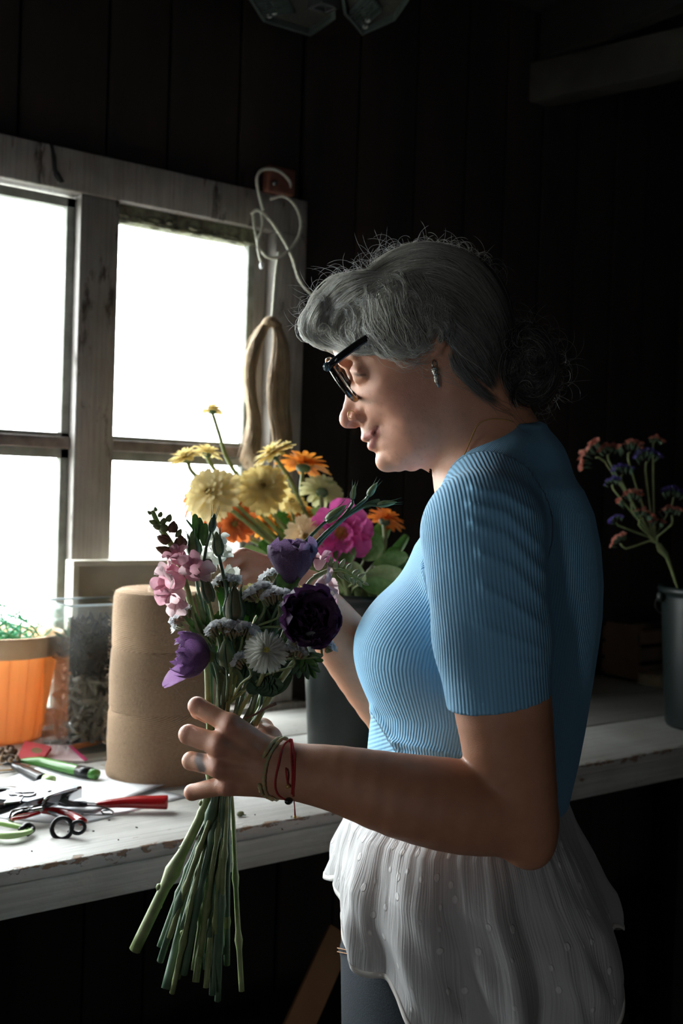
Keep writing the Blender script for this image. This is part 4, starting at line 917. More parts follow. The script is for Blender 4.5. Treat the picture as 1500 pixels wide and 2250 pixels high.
def leaf(parent, base, tip, w, m=None, curl=.6, seed=1, up=None, name='leaf'):
    base = np.asarray(base); tip = np.asarray(tip); d = tip-base; L_ = np.linalg.norm(d)
    z = unit(np.cross(d, np.cross(up if up is not None else (0,0,1), d))+1e-6); y = unit(np.cross(z, d)); x = unit(d)
    v, f = petal_grid(1, w/L_, .25, curl, .02, .9, .15, 8, 4, seed=seed, peak=.45)
    v = np.array(v); v[:, 2] -= v[-3, 2]*v[:, 0]/max(v[-3, 0], .1)*.9
    M = np.stack([x, y, z], 0)
    n0 = len(v); v = np.r_[v, v-[0,0,.004]]; f = f+[tuple(i+n0 for i in q[::-1]) for q in f]
    return add_mesh(name, base+v@M*L_, f, m or G_leaf, parent)
def zinnia(label, pos, axis, R, col, col2=None, stem=None, sr=.003, layers=((1.0,16,-.1),(.84,14,.18),(.64,11,.5),(.42,8,.9)), center=(.35,.22,.04), seed=1, group=None, name='zinnia', W_=.34, backc=.45, cup=.12, curl=-.25, stemm=None, cal=True, leaves=(), cen=.20):
    t = thing(name, pos, label, 'flower', group); key = '%s_%s_%s' % (name, tuple(col), round(curl, 2))
    pmt = leafmat('petal_%d_%d_%d' % tuple(int(c*255) for c in col), col, col2 or tuple(c*.82 for c in col), backc, 200, .0003, .6)
    me = [shared(key+str(s), *petal_grid(1, W_, cup, curl, .015, .3, .35, 6, 4, .25, s), pmt) for s in (1,2,3)]
    F = frame(pos, axis, seed); rnd = random.Random(seed)
    for li, (k, n, el) in enumerate(layers):
        for i in range(n):
            a = 2*math.pi*(i+.5*(li % 2))/n+rnd.uniform(-.08,.08); e = el+rnd.uniform(-.10,.10)
            put('petal', me[rnd.randrange(3)], t, F@RZ(a)@TR(R*.08,0,R*.05*li)@RY(-e)@SC(R*k*rnd.uniform(.93,1.05)))
    mb = MB(); M3 = np.array(F.to_3x3()).T; ax = unit(axis)
    mb.ball(pos+ax*R*.10, (R*cen, R*cen, R*cen*.8), M3, 10, 6)
    for i in range(22):
        a = i*2.4; r = R*cen*1.05*math.sqrt((i+.5)/22); mb.ball(pos+M3.T@V(r*math.cos(a), r*math.sin(a), R*.24-r*.3), (R*.035,R*.035,R*.07), M3, 5, 4)
    mb.build('centre', leafmat('centre_%d_%d_%d' % tuple(int(c*255) for c in center), center, tuple(c*.5 for c in center), .1, 300, .001), t)
    if cal:
        mb = MB(); mb.lathe(pos-ax*R*.26, [(R*.08,0),(R*.22,R*.05),(R*.27,R*.16),(R*.22,R*.26)], 12, axis=ax, cap0=True); mb.build('calyx', G_dark if rnd.random() < .4 else G_stem, t)
    if stem is not None: stem_mb(t, [pos-ax*R*.2]+list(stem), sr, stemm)
    for b, tp, w in leaves: leaf(t, b, tp, w, seed=seed)
    return t

# ---- buckets
def bucket(label, c, seed):
    t = thing('flower_bucket', c, label, 'bucket'); M_b = mat('dark_green_black_plastic', (.005,.010,.010), .42, (.010,.017,.016), 18, bump=.0004, bscale=60)
    prof = [(.001,.004),(.076,.002),(.080,.0),(.083,.006),(.0935,.16),(.1005,.275),(.1005,.281),(.1075,.283),(.109,.291),(.106,.298),(.101,.297),(.098,.285),(.090,.16),(.080,.012),(.002,.010)]
    MB().lathe(c, prof, 48).build('bucket_wall', M_b, t)
    MB().lathe(c, [(.001,.21),(.094,.212)], 32).build('water', mat('dark_water', (.01,.015,.012), .08), t)
    for s in (-1, 1):
        a = seed+s*1.57; p = c+V(.108*math.cos(a), .108*math.sin(a), .275); MB().ball(p, (.009,.009,.012)).build('handle_lug', M_b, t)
    hp = [c+V(.112*math.cos(seed+u), .112*math.sin(seed+u), .275-.06*math.sin(u+1.57)) for u in np.linspace(-1.57, 1.57, 22)]
    MB().tube(hp, .0018, 6).build('wire_handle', mat('steel_wire', (.35,.35,.34), .35, metal=1), t)
    return t
bk1 = P(778, 1600, 1.98); bk1[2] = BZ; bk2 = P(1550, 1560, 2.33); bk2[2] = BZ
bucket('black plastic flower bucket behind the bouquet, filled with zinnias', bk1, .4)
bucket('dark plastic flower bucket at the right end of the bench, holding statice', bk2, 1.0)
def inb(x, d=.0): return bk1+x*.05*CR*V(1,1,0)+V(0,0,.02)+d*CF
def bst(x, y, dep, k, via=None):
    """stem from a bloom down to the bucket foot"""
    top = P(x, y, dep); mouth = bk1+V(0,0,.285)+CR*k*.055+CF*RNG.uniform(-.05,.05)
    L_ = [] if via is None else [P(*q) for q in via]
    return L_+[mouth, bk1+V(0,0,.02)-CR*k*.03+CF*RNG.uniform(-.03,.03)]
YEL, CRM, ORG, RED, PCH, PNK = (.88,.72,.30), (.88,.80,.48), (.85,.34,.05), (.75,.13,.02), (.86,.62,.34), (.75,.06,.34)
B = 'zinnias in the bucket'
FL = [
 ('cream yellow zinnia tilted left on the tall stem above the hank side of the bucket', 600,996,1.92,(-.45,.85,-.1),42,YEL,None,[(640,1060,1.93),(690,1170,1.95)],-.3),
 ('orange zinnia seen from below, highest bloom beside the dark wall', 667,1022,1.97,(.15,.95,.2),50,ORG,None,[(663,1090,1.97),(690,1190,1.97)],-.1),
 ('small pale yellow zinnia, topmost of all, alone against the window pane', 467,902,1.98,(.0,1,.1),26,YEL,None,[(480,950,1.98),(500,1010,1.98),(540,1070,1.98),(640,1200,1.97)],-.3),
 ('pale yellow zinnia furthest left on a long arching stem', 408,1005,1.90,(-.35,.93,-.1),37,YEL,None,[(430,1045,1.90),(520,1110,1.91),(620,1210,1.93)],-.6),
 ('yellow zinnia just right of the furthest-left zinnia, facing up', 455,995,1.96,(.2,.95,.1),31,YEL,None,[(470,1030,1.96),(530,1110,1.96),(650,1220,1.95)],-.5),
 ('large full cream dahlia-like bloom in front of the window', 464,1085,1.88,(-.35,.35,-.8),54,CRM,(.80,.64,.28),[(520,1130,1.90),(630,1220,1.93)],-.5),
 ('butter yellow double zinnia with ochre centre in the middle of the bucket', 578,1072,1.89,(.1,.35,-.85),50,YEL,(.88,.72,.33),[(600,1130,1.92),(680,1220,1.94)],-.2),
 ('cream zinnia with brown centre tucked between the two big yellow blooms', 522,1080,1.93,(-.1,.3,-.85),36,CRM,(.55,.36,.14),[(560,1140,1.94),(660,1230,1.95)],-.2),
 ('red-orange zinnia glowing behind the cream bloom', 425,1098,1.97,(-.7,.4,-.3),36,RED,ORG,[(500,1160,1.98),(640,1230,1.97)],-.4),
 ('orange-red zinnia below the large cream bloom', 458,1138,1.95,(-.2,.2,-.9),34,RED,ORG,[(540,1180,1.96),(660,1240,1.96)],-.3),
 ('dark rusty red zinnia hanging face down left of the fist', 516,1148,1.92,(.0,-.25,-.9),42,(.45,.08,.02),(.62,.20,.05),[(560,1120,1.95),(650,1210,1.95)],-.2),
 ('pale green-cream zinnia seen from behind under the orange one', 708,1078,1.94,(.25,.75,.55),42,(.70,.70,.38),None,[(708,1130,1.94),(715,1220,1.95)],.2),
 ('yellow zinnia half hidden between stems at the centre', 640,1105,1.95,(.1,.7,-.5),30,YEL,None,[(650,1150,1.96),(700,1230,1.96)],.1),
 ('peach cream zinnia with golden eye facing the camera', 672,1180,1.83,(.0,.15,-1),41,PCH,(.86,.70,.45),[(690,1230,1.86)],.3),
 ('orange-red zinnia at the right, seen from below', 846,1142,1.94,(.3,.85,.2),39,(.78,.17,.03),ORG,[(845,1200,1.94),(825,1250,1.95)],.7),
 ('small orange zinnia between the centre stems', 582,1155,1.97,(.1,.3,-.9),26,ORG,RED,[(620,1200,1.97),(690,1250,1.97)],.0),
 ('soft orange zinnia behind the green-cream bloom', 660,1128,1.98,(.1,.5,-.8),24,ORG,None,[(670,1180,1.98),(710,1240,1.98)],.0),
]
for i, (lab, x, y, d, ax, r, c1, c2, via, k) in enumerate(FL):
    full_ = 'dahlia' in lab or 'double' in lab
    lay = ((1.0,18,-.15),(.92,16,.1),(.8,15,.35),(.66,13,.62),(.5,10,.9),(.34,7,1.2)) if full_ else ((1.0,15,-.05),(.85,13,.22),(.62,10,.6),(.4,7,1.0))
    zinnia(lab, P(x, y, d), D2(*ax), 1.26*r*d/FPX, c1, c2, bst(x, y, d, k, via), .0036, lay, seed=i+1, W_=.36)
# broad-petalled pink bloom
def rose_like(name, label, pos, axis, R, col, col2, layers, center=None, stem=None, sr=.003, seed=1, ruf=.06, W_=.9, curl=.5, cup=.25, cat='flower', stemm=None, group=None, back=.35):
    t = thing(name, pos, label, cat, group)
    pmt = leafmat('silk_%d_%d_%d' % tuple(int(c*255) for c in col), col, col2, back, 60, .0004, .55)
    key = name+str(tuple(col))+str(curl)
    me = [shared(key+str(s), *petal_grid(1, W_, cup, curl, ruf, .95, .3, 12, 10, .1, s, peak=.72), pmt) for s in (1,2,3,4)]
    F = frame(pos, axis, seed); rnd = random.Random(seed)
    for li, (k, n, el) in enumerate(layers):
        for i in range(n):
            a = 2*math.pi*(i+.5*(li % 2))/n+rnd.uniform(-.15,.15)
            put('petal', me[rnd.randrange(4)], t, F@RZ(a)@TR(R*.04,0,0)@RY(-(el+rnd.uniform(-.12,.12)))@SC(R*k*rnd.uniform(.9,1.08)))
    if center:
        mb = MB(); M3 = np.array(F.to_3x3()).T
        for i in range(60):
            a = i*2.4; r = R*.24*math.sqrt((i+.5)/60); p0 = pos+M3.T@V(r*.6*math.cos(a), r*.6*math.sin(a), R*.02); p1 = pos+M3.T@V(r*math.cos(a), r*math.sin(a), R*.26-r*.3); mb.tube([p0, p1], [R*.008, R*.018], 4); 
        mb.build('stamens', leafmat('golden_stamens', center, tuple(c*.6 for c in center), .1, 300), t)
    ax = unit(axis); MB().lathe(pos-ax*R*.12, [(R*.04,0),(R*.12,R*.03),(R*.16,R*.12)], 10, axis=ax, cap0=True).build('calyx', G_stem, t)
    if stem is not None: stem_mb(t, [pos-ax*R*.1]+list(stem), sr, stemm)
    return t
rose_like('pink_dahlia', 'large magenta pink dahlia with open orange eye at the right of the bucket', P(752,1172,1.84), D2(-.15,.12,-1), 74*1.84/FPX, PNK, (.80,.20,.52), ((1.0,8,.12),(.8,7,.38),(.55,5,.7)), (.80,.35,.03), bst(752,1172,1.84,.4,[(760,1240,1.9)]), seed=4, W_=.72, ruf=.05, curl=.3)
# loose greenery in the bucket
for i, (x0, y0, x1, y1, w, d) in enumerate([(600,1260,520,1205,.045,1.9),(640,1240,560,1190,.04,1.95),(820,1240,905,1225,.032,1.9),(800,1265,895,1270,.04,1.88),(790,1280,880,1300,.034,1.86),(800,1230,838,1168,.05,1.96),(720,1120,660,1150,.03,1.99),(640,1180,605,1120,.035,1.99),(740,1200,775,1240,.04,1.83),(700,1240,690,1180,.04,1.97),(560,1250,470,1230,.04,1.95),(620,1210,660,1150,.04,2.0),(760,1230,800,1290,.03,1.85),(840,1250,880,1200,.03,1.99)]):
    t = thing('leafy_sprig', P(x0, y0, d), ('broad green leaf spray in the bucket %s' % ['reaching left behind the fist','left of centre under the rusty zinnia','pointing right below the orange-red zinnia','lowest of the sprays pointing right','drooping over the bucket rim on the right','pale and upright under the orange-red zinnia','small, under the soft orange zinnia','narrow, below the butter yellow zinnia','dark, in front of the pink dahlia','between peach and green-cream zinnias','furthest left, against the window','behind the centre stems','hanging below the pink dahlia','at the back right, upright']) [i], 'foliage') if False else thing('leafy_sprig', P(x0, y0, d), 'broad green leaf spray '+['reaching left behind the fist','left of centre under the rusty zinnia','pointing right below the orange-red zinnia','pointing right, second lowest beside the blue top','drooping over the bucket rim on the right','pale and upright under the orange-red zinnia','small, under the soft orange zinnia','narrow, below the butter yellow zinnia','dark, in front of the magenta dahlia','between peach and green-cream zinnias','furthest left, against the window','behind the crossing centre stems','hanging below the magenta dahlia','upright at the back right of the bucket'][i], 'foliage')
    leaf(t, P(x0, y0, d), P(x1, y1, d-.02), w, G_leaf if i % 3 else leafmat('pale_leaf', (.30,.42,.18), (.40,.50,.26), .4), .7, i, up=-CF+V(0,0,.5))
    if i % 2: leaf(t, P(x0, y0, d), P(x1+18, y1-26, d+.02), w*.7, G_leaf, .5, i+9, up=-CF+V(0,0,.5))
    stem_mb(t, [P(x0, y0, d), bk1+V(0,0,.27)+CR*RNG.uniform(-.04,.04), bk1+V(0,0,.03)], .0018)
# statice in the second bucket
def statice(label, heads, base, m1, m2, d, name='statice', n=26, spread=24, group=None, sr=.0014, cat='flower'):
    """branching stems carrying flat combs of small papery florets"""
    t = thing(name, base[0] if len(base) else P(*heads[0][:2], d), label, cat, group); st_ = MB(); fl = MB(); fc = MB(); rnd = random.Random(int(heads[0][0]))
    for hx_, hy_, dx, dy, sz in heads:
        c = P(hx_, hy_, d+rnd.uniform(-.012,.012)); px = d/FPX; a = unit(dx*CR+dy*CU); u = unit(np.cross(a, CF)+.2*CF)
        root = c-a*sz*1.2*px
        st_.tube(spline([c-a*sz*.3*px, root]+list(base), 10), sr, 5)
        for i in range(n):
            s = rnd.uniform(-1, 1); p = c+u*s*sz*px+a*((1-s*s)*.45+rnd.uniform(-.22,.1))*sz*px+CF*rnd.uniform(-.6,.4)*sz*px
            q = p-a*sz*rnd.uniform(.3,.6)*px-u*s*sz*.35*px+CF*rnd.uniform(-.1,.1)*sz*px; fc.tube([q, (p+q)/2, p], [.0005,.0013,.0017], 5)
            ax = unit(a+.6*unit(p-c)-.55*CF+V(rnd.uniform(-.4,.4), rnd.uniform(-.4,.4), rnd.uniform(-.4,.4)))
            x_ = unit(np.cross(ax, (0.1,.3,1))); y_ = np.cross(ax, x_); R = max(sz*.20*px, .0042)*rnd.uniform(.8,1.3); k0 = len(fl.v)
            vs_ = [p]; 
            for k in range(10):
                an = k*math.pi/5; rr_ = R*(1 if k % 2 == 0 else .72); vs_.append(p+ax*R*.7+rr_*(math.cos(an)*x_+math.sin(an)*y_)+ax*R*.25*rnd.uniform(-1,1))
            fl.add(vs_, [(0, 1+k, 1+(k+1) % 10) for k in range(10)])
    st_.build('branching_stem', G_stem, t); fc.build('green_cups', m2, t).__setitem__('kind', 'stuff'); fl.build('florets', m1, t).__setitem__('kind', 'stuff'); return t
M_wht = leafmat('papery_white', (.90,.91,.92), (.80,.82,.85), .5, 300, .0004, .7); M_cup = leafmat('green_pink_cup', (.22,.26,.12), (.38,.25,.16), .2, 90)
M_spk = leafmat('papery_salmon_pink', (.55,.16,.13), (.62,.26,.18), .3, 200); M_spu = leafmat('papery_violet', (.09,.06,.33), (.20,.15,.5), .3, 200)
b2 = [P(1480,1262,2.30), bk2+V(0,0,.02)]
for lab, hd, m1 in (('salmon pink statice leaning furthest left out of the right-hand bucket', [(1298,1000,-.8,.5,36)], M_spk), ('salmon pink statice sprig, upright, second from the left', [(1338,990,-.1,1,26)], M_spk), ('salmon pink statice sprig at the top centre of the right-hand bucket', [(1385,985,.1,1,28),(1440,968,.3,1,16)], M_spk),
   ('violet statice standing highest in the right-hand bucket', [(1422,1005,.1,1,30)], M_spu), ('violet statice lying low over pink sprigs', [(1368,1035,0,1,24),(1345,1060,-.3,1,18)], M_spu), ('salmon pink statice in the middle of the right-hand bunch', [(1385,1095,-.2,1,28),(1412,1130,.3,.9,22)], M_spk),
   ('violet statice at the right edge of the frame', [(1480,1085,.2,1,26)], M_spu), ('single salmon pink statice head hanging lowest near her back', [(1357,1190,-.8,.6,22)], M_spk), ('dim pink statice sprig above the bucket rim', [(1475,1125,0,1,24),(1440,1150,.1,1,18)], M_spk), ('small violet statice head on a side branch', [(1352,1142,-.5,.8,14)], M_spu)):
    statice(lab, hd, [P(1440,1190,2.29)]+b2, m1, G_dark, 2.28, n=24, sr=.0022)
# ---------------------------------------------------------------- the bouquet in her hands
BD = 1.098
_ends = [(296,2088,.0075),(352,2112,.0042),(365,2172,.0062),(388,2148,.0050),(404,2140,.0045),(428,2132,.0042),(378,2182,.0055),(448,2128,.0036),(430,2158,.0044),(478,2198,.0060),(466,2186,.0046),(531,2178,.0072),(440,2100,.0035),(414,2080,.0034),(458,2060,.0034),(484,2095,.0038),(400,2040,.0034),(498,2120,.0036),(372,2060,.0036),(350,2080,.0036),(452,2170,.0040),(468,2120,.0036)]
_ei = [0]
def hold(hx, hy, hd, via=(), k=None, r=None, m=None, parent=None, gx=None, nodes=2, name='stem'):
    """stem from the flower head through the fist to one of the cut ends"""
    i = _ei[0] if k is None else k
    if k is None: _ei[0] = (_ei[0]+1) % len(_ends)
    ex, ey, er = _ends[i]; t = (ex-296)/235; a = i*2.4; rr = .014
    g1x = min(572, max(458, 508+(hx-530)*.40)) if gx is None else gx; dd = BD+rr*math.sin(a)*.8
    pts = [P(hx, hy, hd)]+[P(*q) for q in via]+[P(g1x, 1555, dd), P(472+t*26+(g1x-505)*.22, 1660, BD+.004+.010*math.sin(a)), P(452+t*58, 1765, BD+.012*math.sin(a)), P((ex+446+t*62)/2, (ey+1775)/2, BD+.02*math.sin(a*1.7)), P(ex, ey, BD+.03*math.sin(a*1.3))]
    er = r or er; rad = [er*.42, er*.5]+[er*.55]*(len(pts)-5)+[er*.62, er*.78, er*.95, er*1.0]
    c = spline(pts, 46); n = len(c); R_ = np.interp(np.linspace(0, 1, n), np.linspace(0, 1, len(rad)), rad)*.84
    for q in range(nodes):
        j = int(n*(.72+.22*(q+RNG.random()*.6)/max(nodes, 1))); R_[min(j, n-2)] *= 1.55
    mb = MB().tube(c, R_, 9)
    if er > .0045:        # small leaf scars at the joints
        for j in (int(n*.80), int(n*.9)): mb.ball(c[j]+CR*R_[j]*RNG.choice([-1, 1]), (R_[j]*.7,)*3, seg=6, rng=4)
    return mb.build(name, m or (G_dark if i % 3 == 1 else G_stem), parent)
def bud(mb_parent, pos, axis, L_, W_, m, sep=4, name='bud', sm=None, long=1.0):
    ax = unit(axis); o = MB().lathe(pos, [(W_*.12,0),(W_*.42,L_*.10),(W_*.5,L_*.32),(W_*.44,L_*.58),(W_*.24,L_*.85),(W_*.04,L_*1.0)], 10, axis=ax, cap0=True, cap1=True).build(name, m, mb_parent)
    x = unit(np.cross(ax, (0.2,.1,1))); y = np.cross(ax, x)
    s = MB()
    for k in range(sep):
        a = 2*math.pi*k/sep+.4; r_ = math.cos(a)*x+math.sin(a)*y
        s.tube(spline([pos+r_*W_*.2, pos+r_*W_*.52+ax*L_*.35, pos+r_*W_*.36+ax*L_*.75, pos+r_*W_*.5*long+ax*L_*1.12*long], 9), [W_*.12,W_*.13,W_*.11,W_*.09,W_*.07,W_*.05,W_*.04,W_*.03,W_*.01], 5)
    s.build('sepals', sm or G_dark, o); return o
px_ = BD/FPX
def sd(name, label): return thing(name, P(490,1660,BD), label, 'flower')
# snapdragon with a bud spike, left
G_bud = leafmat('fresh_green_bud', (.24,.29,.13), (.32,.34,.18), .3, 90); M_sb = leafmat('maroon_green_bud', (.16,.12,.06), (.32,.09,.08), .2, 60); M_pk = leafmat('shell_pink_petal', (.80,.54,.58), (.86,.70,.70), .45, 70); M_pk2 = leafmat('deep_pink_petal', (.62,.30,.38), (.76,.46,.52), .45, 70)
def floret(parent, pos, axis, s, m1, m2, seed=0):
    """a two-lipped snapdragon flower: tube, upper and lower lips"""
    s = s*1.28; ax = unit(axis); F = frame(pos, axis, seed*1.3)
    tb = MB().lathe(pos, [(s*.10,0),(s*.20,s*.12),(s*.30,s*.4),(s*.30,s*.62)], 12, axis=ax, cap0=True).build('floret', m2, parent)
    for i, (a, e, k, mm) in enumerate(((.3,.75,.95,m1),(-.5,.65,.9,m1),(3.2,.2,.75,m2),(2.35,.3,.7,m2),(4.0,.25,.7,m1))):
        me = shared('lip%d%s' % (i % 3, mm.name), *petal_grid(1, .8, .3, -.9 if i > 1 else -.6, .06, .3, .45, 7, 6, .15, i % 3), mm)
        put('petal', me, tb, F@TR(0,0,s*.5)@RZ(a)@TR(s*.16,0,0)@RY(-e-.5)@SC(s*.62*k))
    return tb
t = sd('snapdragon', 'pink snapdragon with a maroon-green bud spike leaning left against the window')
stem_pts = [(334,1122,1.10),(352,1160,1.10),(375,1195,1.10),(398,1250,1.095),(420,1330,1.09),(452,1440,1.09)]
hold(334,1122,1.10,stem_pts[1:],0,m=G_stem,parent=t,r=.0072)
for x, y, dx, dy, L_, W_, mm in [(332,1130,-.7,.7,9,6,G_bud),(342,1124,-.1,1,9,6,G_bud),(350,1136,.4,.9,11,8,G_bud),(343,1150,-.8,.3,14,9,G_bud),(357,1152,.3,.9,13,10,G_bud),(368,1146,.4,.9,15,11,G_bud),(352,1160,-.9,.3,14,10,G_bud),(362,1168,-.2,.8,17,14,G_bud),(378,1170,.2,1,22,15,M_sb),(388,1180,.5,.8,18,10,G_bud),
   (372,1190,-.9,.4,24,17,M_sb),(396,1204,.1,1,24,18,M_sb),(384,1218,-.9,.35,36,17,M_sb)]:
    bud(t, P(x, y, 1.092), D2(dx, dy, -.3), L_*px_*1.25, W_*px_*1.4, mm, 2, sm=mm, long=.6)
floret(t, P(405,1240,1.09), D2(-.35,.6,-.6), 46*px_, M_pk2, M_pk2, 1); floret(t, P(418,1265,1.085), D2(.35,.35,-.8), 62*px_, M_pk, M_pk2, 2)
floret(t, P(402,1275,1.085), D2(-.55,-.05,-.8), 66*px_, M_pk, M_pk2, 3); floret(t, P(400,1300,1.08), D2(-.3,-.35,-.8), 56*px_, M_pk2, M_pk, 4); floret(t, P(398,1262,1.09), D2(-.8,.3,-.3), 44*px_, M_pk, M_pk2, 5)
# white snapdragon behind
M_wp = leafmat('white_petal', (.82,.82,.78), (.74,.76,.68), .5, 60)
t = sd('snapdragon', 'white snapdragon half hidden between the lisianthus buds')
hold(480,1290,1.12,[(490,1400,1.11)],4,parent=t)
for x, y, dx, dy, s in ((478,1215,-.1,.9,50),(470,1250,-.3,.2,55),(482,1280,.3,.1,55),(474,1235,.3,.5,46)): floret(t, P(x, y, 1.125), D2(dx, dy, -.6), s*px_, M_wp, M_wp, x)
# lisianthus buds
t = sd('lisianthus_bud_stem', 'fat pale green lisianthus bud, tallest thick bud in the left half of the bouquet'); hold(424,1222,1.10,[(436,1300,1.095),(460,1420,1.09)],1,m=G_dark,parent=t)
bud(t, P(428,1226,1.10), D2(-.1,1,-.1), 60*px_, 32*px_, G_sage, 5, long=1.1); leaf(t, P(436,1190,1.10), P(428,1128,1.10), .009, G_leaf, .3, 2, up=-CF); leaf(t, P(446,1200,1.10), P(452,1148,1.095), .009, G_leaf, .3, 3, up=-CF); leaf(t, P(440,1180,1.105), P(408,1140,1.10), .003, G_dark, .3, 3, up=-CF)
leaf(t, P(450,1200,1.10), P(438,1136,1.105), .007, G_dark, .3, 5, up=-CF)
t = sd('lisianthus_bud_stem', 'smooth green oval lisianthus bud beside the fist'); hold(480,1216,1.085,[(490,1262,1.085),(497,1300,1.085),(500,1400,1.085)],5,m=G_dark,parent=t,r=.0045)
bud(t, P(481,1220,1.085), D2(-.12,1,0), 52*px_, 27*px_, G_sage, 4, long=1.05)
t = sd('lisianthus_bud_stem', 'small pointed lisianthus bud with long thin sepals, highest in the bouquet'); hold(464,1166,1.09,[(452,1210,1.09),(444,1290,1.09),(470,1420,1.09)],7,m=G_dark,parent=t,r=.0036)
bud(t, P(464,1168,1.09), D2(.18,1,0), 40*px_, 17*px_, G_dark, 4, long=1.3); leaf(t, P(446,1230,1.09), P(462,1262,1.08), .016, G_dark, .3, 7, up=-CF)
t = sd('lisianthus_bud_stem', 'brownish green lisianthus bud right of the pink snapdragon florets'); hold(456,1310,1.07,[(470,1370,1.075),(485,1440,1.08)],8,m=G_stem,parent=t)
bud(t, P(462,1322,1.068), D2(-.25,1,-.1), 58*px_, 30*px_, G_olive, 4)
t = sd('lisianthus_bud_stem', 'large dark olive lisianthus bud at the heart of the bouquet'); hold(515,1360,1.07,[(515,1420,1.075)],12,parent=t)
bud(t, P(517,1372,1.065), D2(-.02,1,-.15), 84*px_, 44*px_, G_olive, 5, long=.95)
t = sd('lisianthus_bud_stem', 'olive green bud between the purple bloom and the white chrysanthemum'); hold(497,1462,1.06,[(500,1500,1.07)],13,parent=t)
bud(t, P(499,1466,1.055), D2(-.05,1,-.2), 62*px_, 36*px_, G_sage, 4, long=.9)
# long arching bud stems to the right
for j, (lab, pts, bx, by, dx, dy, L_, W_, k) in enumerate([
   ('long bare lisianthus stem arching right, ending in the plump bud over the magenta dahlia', [(700,1160,1.08),(640,1225,1.07),(600,1290,1.07),(560,1420,1.08)], 716,1146,.75,.62,56,23,9),
   ('long lisianthus stem arching furthest right to a thin twisted bud', [(800,1112,1.09),(740,1150,1.08),(680,1210,1.07),(630,1290,1.07),(575,1430,1.08)], 828,1110,.95,.15,44,15,10),
   ('lisianthus side shoot with a slim bud pointing at her chin', [(800,1100,1.09),(765,1130,1.085),(700,1195,1.075),(650,1270,1.07),(580,1430,1.085)], 808,1090,.55,.8,36,15,17),
   ('short lisianthus shoot with a folded leafy bud', [(772,1110,1.09),(750,1140,1.085),(690,1200,1.075),(640,1280,1.075),(570,1430,1.085)], 774,1098,.15,1,34,13,14)]):
    t = sd('lisianthus_bud_stem', lab); hold(bx, by, 1.085, pts, k, m=G_dark, parent=t, r=.0040)
    bud(t, P(bx, by, 1.085), D2(dx, dy, 0), L_*px_, W_*px_, G_sage, 3, long=1.15)
    if j == 1: leaf(t, P(790,1117,1.09), P(835,1098,1.09), .006, G_dark, .2, 3, up=-CF)
    if j == 0: leaf(t, P(612,1290,1.065), P(655,1262,1.055), .022, G_leaf, .2, 3, up=-CF)
# purple lisianthus blooms
PU1, PU2 = (.17,.085,.27), (.30,.20,.42)
t = rose_like('purple_lisianthus', 'dusky mauve lisianthus opening upward at the top right of the bouquet', P(640,1285,1.065), D2(.05,1,-.15), 98*px_, (.12,.065,.15), (.26,.17,.31), ((1.0,5,.72),(.98,4,.9)), stem=None, seed=2, W_=1.05, ruf=.07, curl=.75, cup=.3)
hold(640,1290,1.065,[(610,1370,1.075),(570,1460,1.085)],2,parent=t,m=G_dark)
t = rose_like('purple_lisianthus', 'darkest purple lisianthus, wide open, at the right side of the bouquet', P(668,1362,1.04), D2(.35,.15,-.9), 84*px_, (.055,.018,.065), (.12,.045,.13), ((1.0,5,.30),(.9,5,.6),(.7,5,.9),(.5,4,1.15),(.35,3,1.3)), stem=None, seed=5, W_=1.15, ruf=.10, curl=.6, cup=.2)
hold(660,1372,1.06,[(610,1450,1.08)],3,parent=t)
t = rose_like('purple_lisianthus', 'tight violet lisianthus facing left beside the twine cone', P(462,1442,1.055), D2(-1,.12,-.25), 80*px_, (.17,.06,.23), (.30,.17,.34), ((1.0,4,.15),(1.0,5,.32),(.88,6,.45),(.76,6,.6),(.62,6,.75),(.45,5,.95)), stem=None, seed=3, W_=.95, ruf=.07, curl=1.55, cup=.25)
me = shared('hanging_petal', *petal_grid(1,.55,.3,-.7,.04,.3,.3,10,8,.1,3), leafmat('lilac_petal', (.33,.17,.40), (.48,.32,.52), .4, 60))
put('petal', me, t, frame(P(455,1462,1.05), D2(.1,1,-.5), 0)@Matrix.Identity(4)@SC(.0)) if False else None
mb = MB(); v_, f_ = petal_grid(1,.50,.25,-.5,.03,.3,.4,10,8,.1,3); v_ = np.array(v_); mb.add(P(446,1462,1.045)+(v_[:, :1]*D2(-.92,-.32,-.15)+v_[:, 1:2]*D2(-.2,.75,-.6)+v_[:, 2:]*D2(.2,.7,-.7))*94*px_, f_); mb.build('petal', leafmat('lilac_petal', (.33,.17,.40), (.48,.32,.52), .4, 60), t)
hold(466,1446,1.06,[(478,1490,1.075)],16,parent=t)
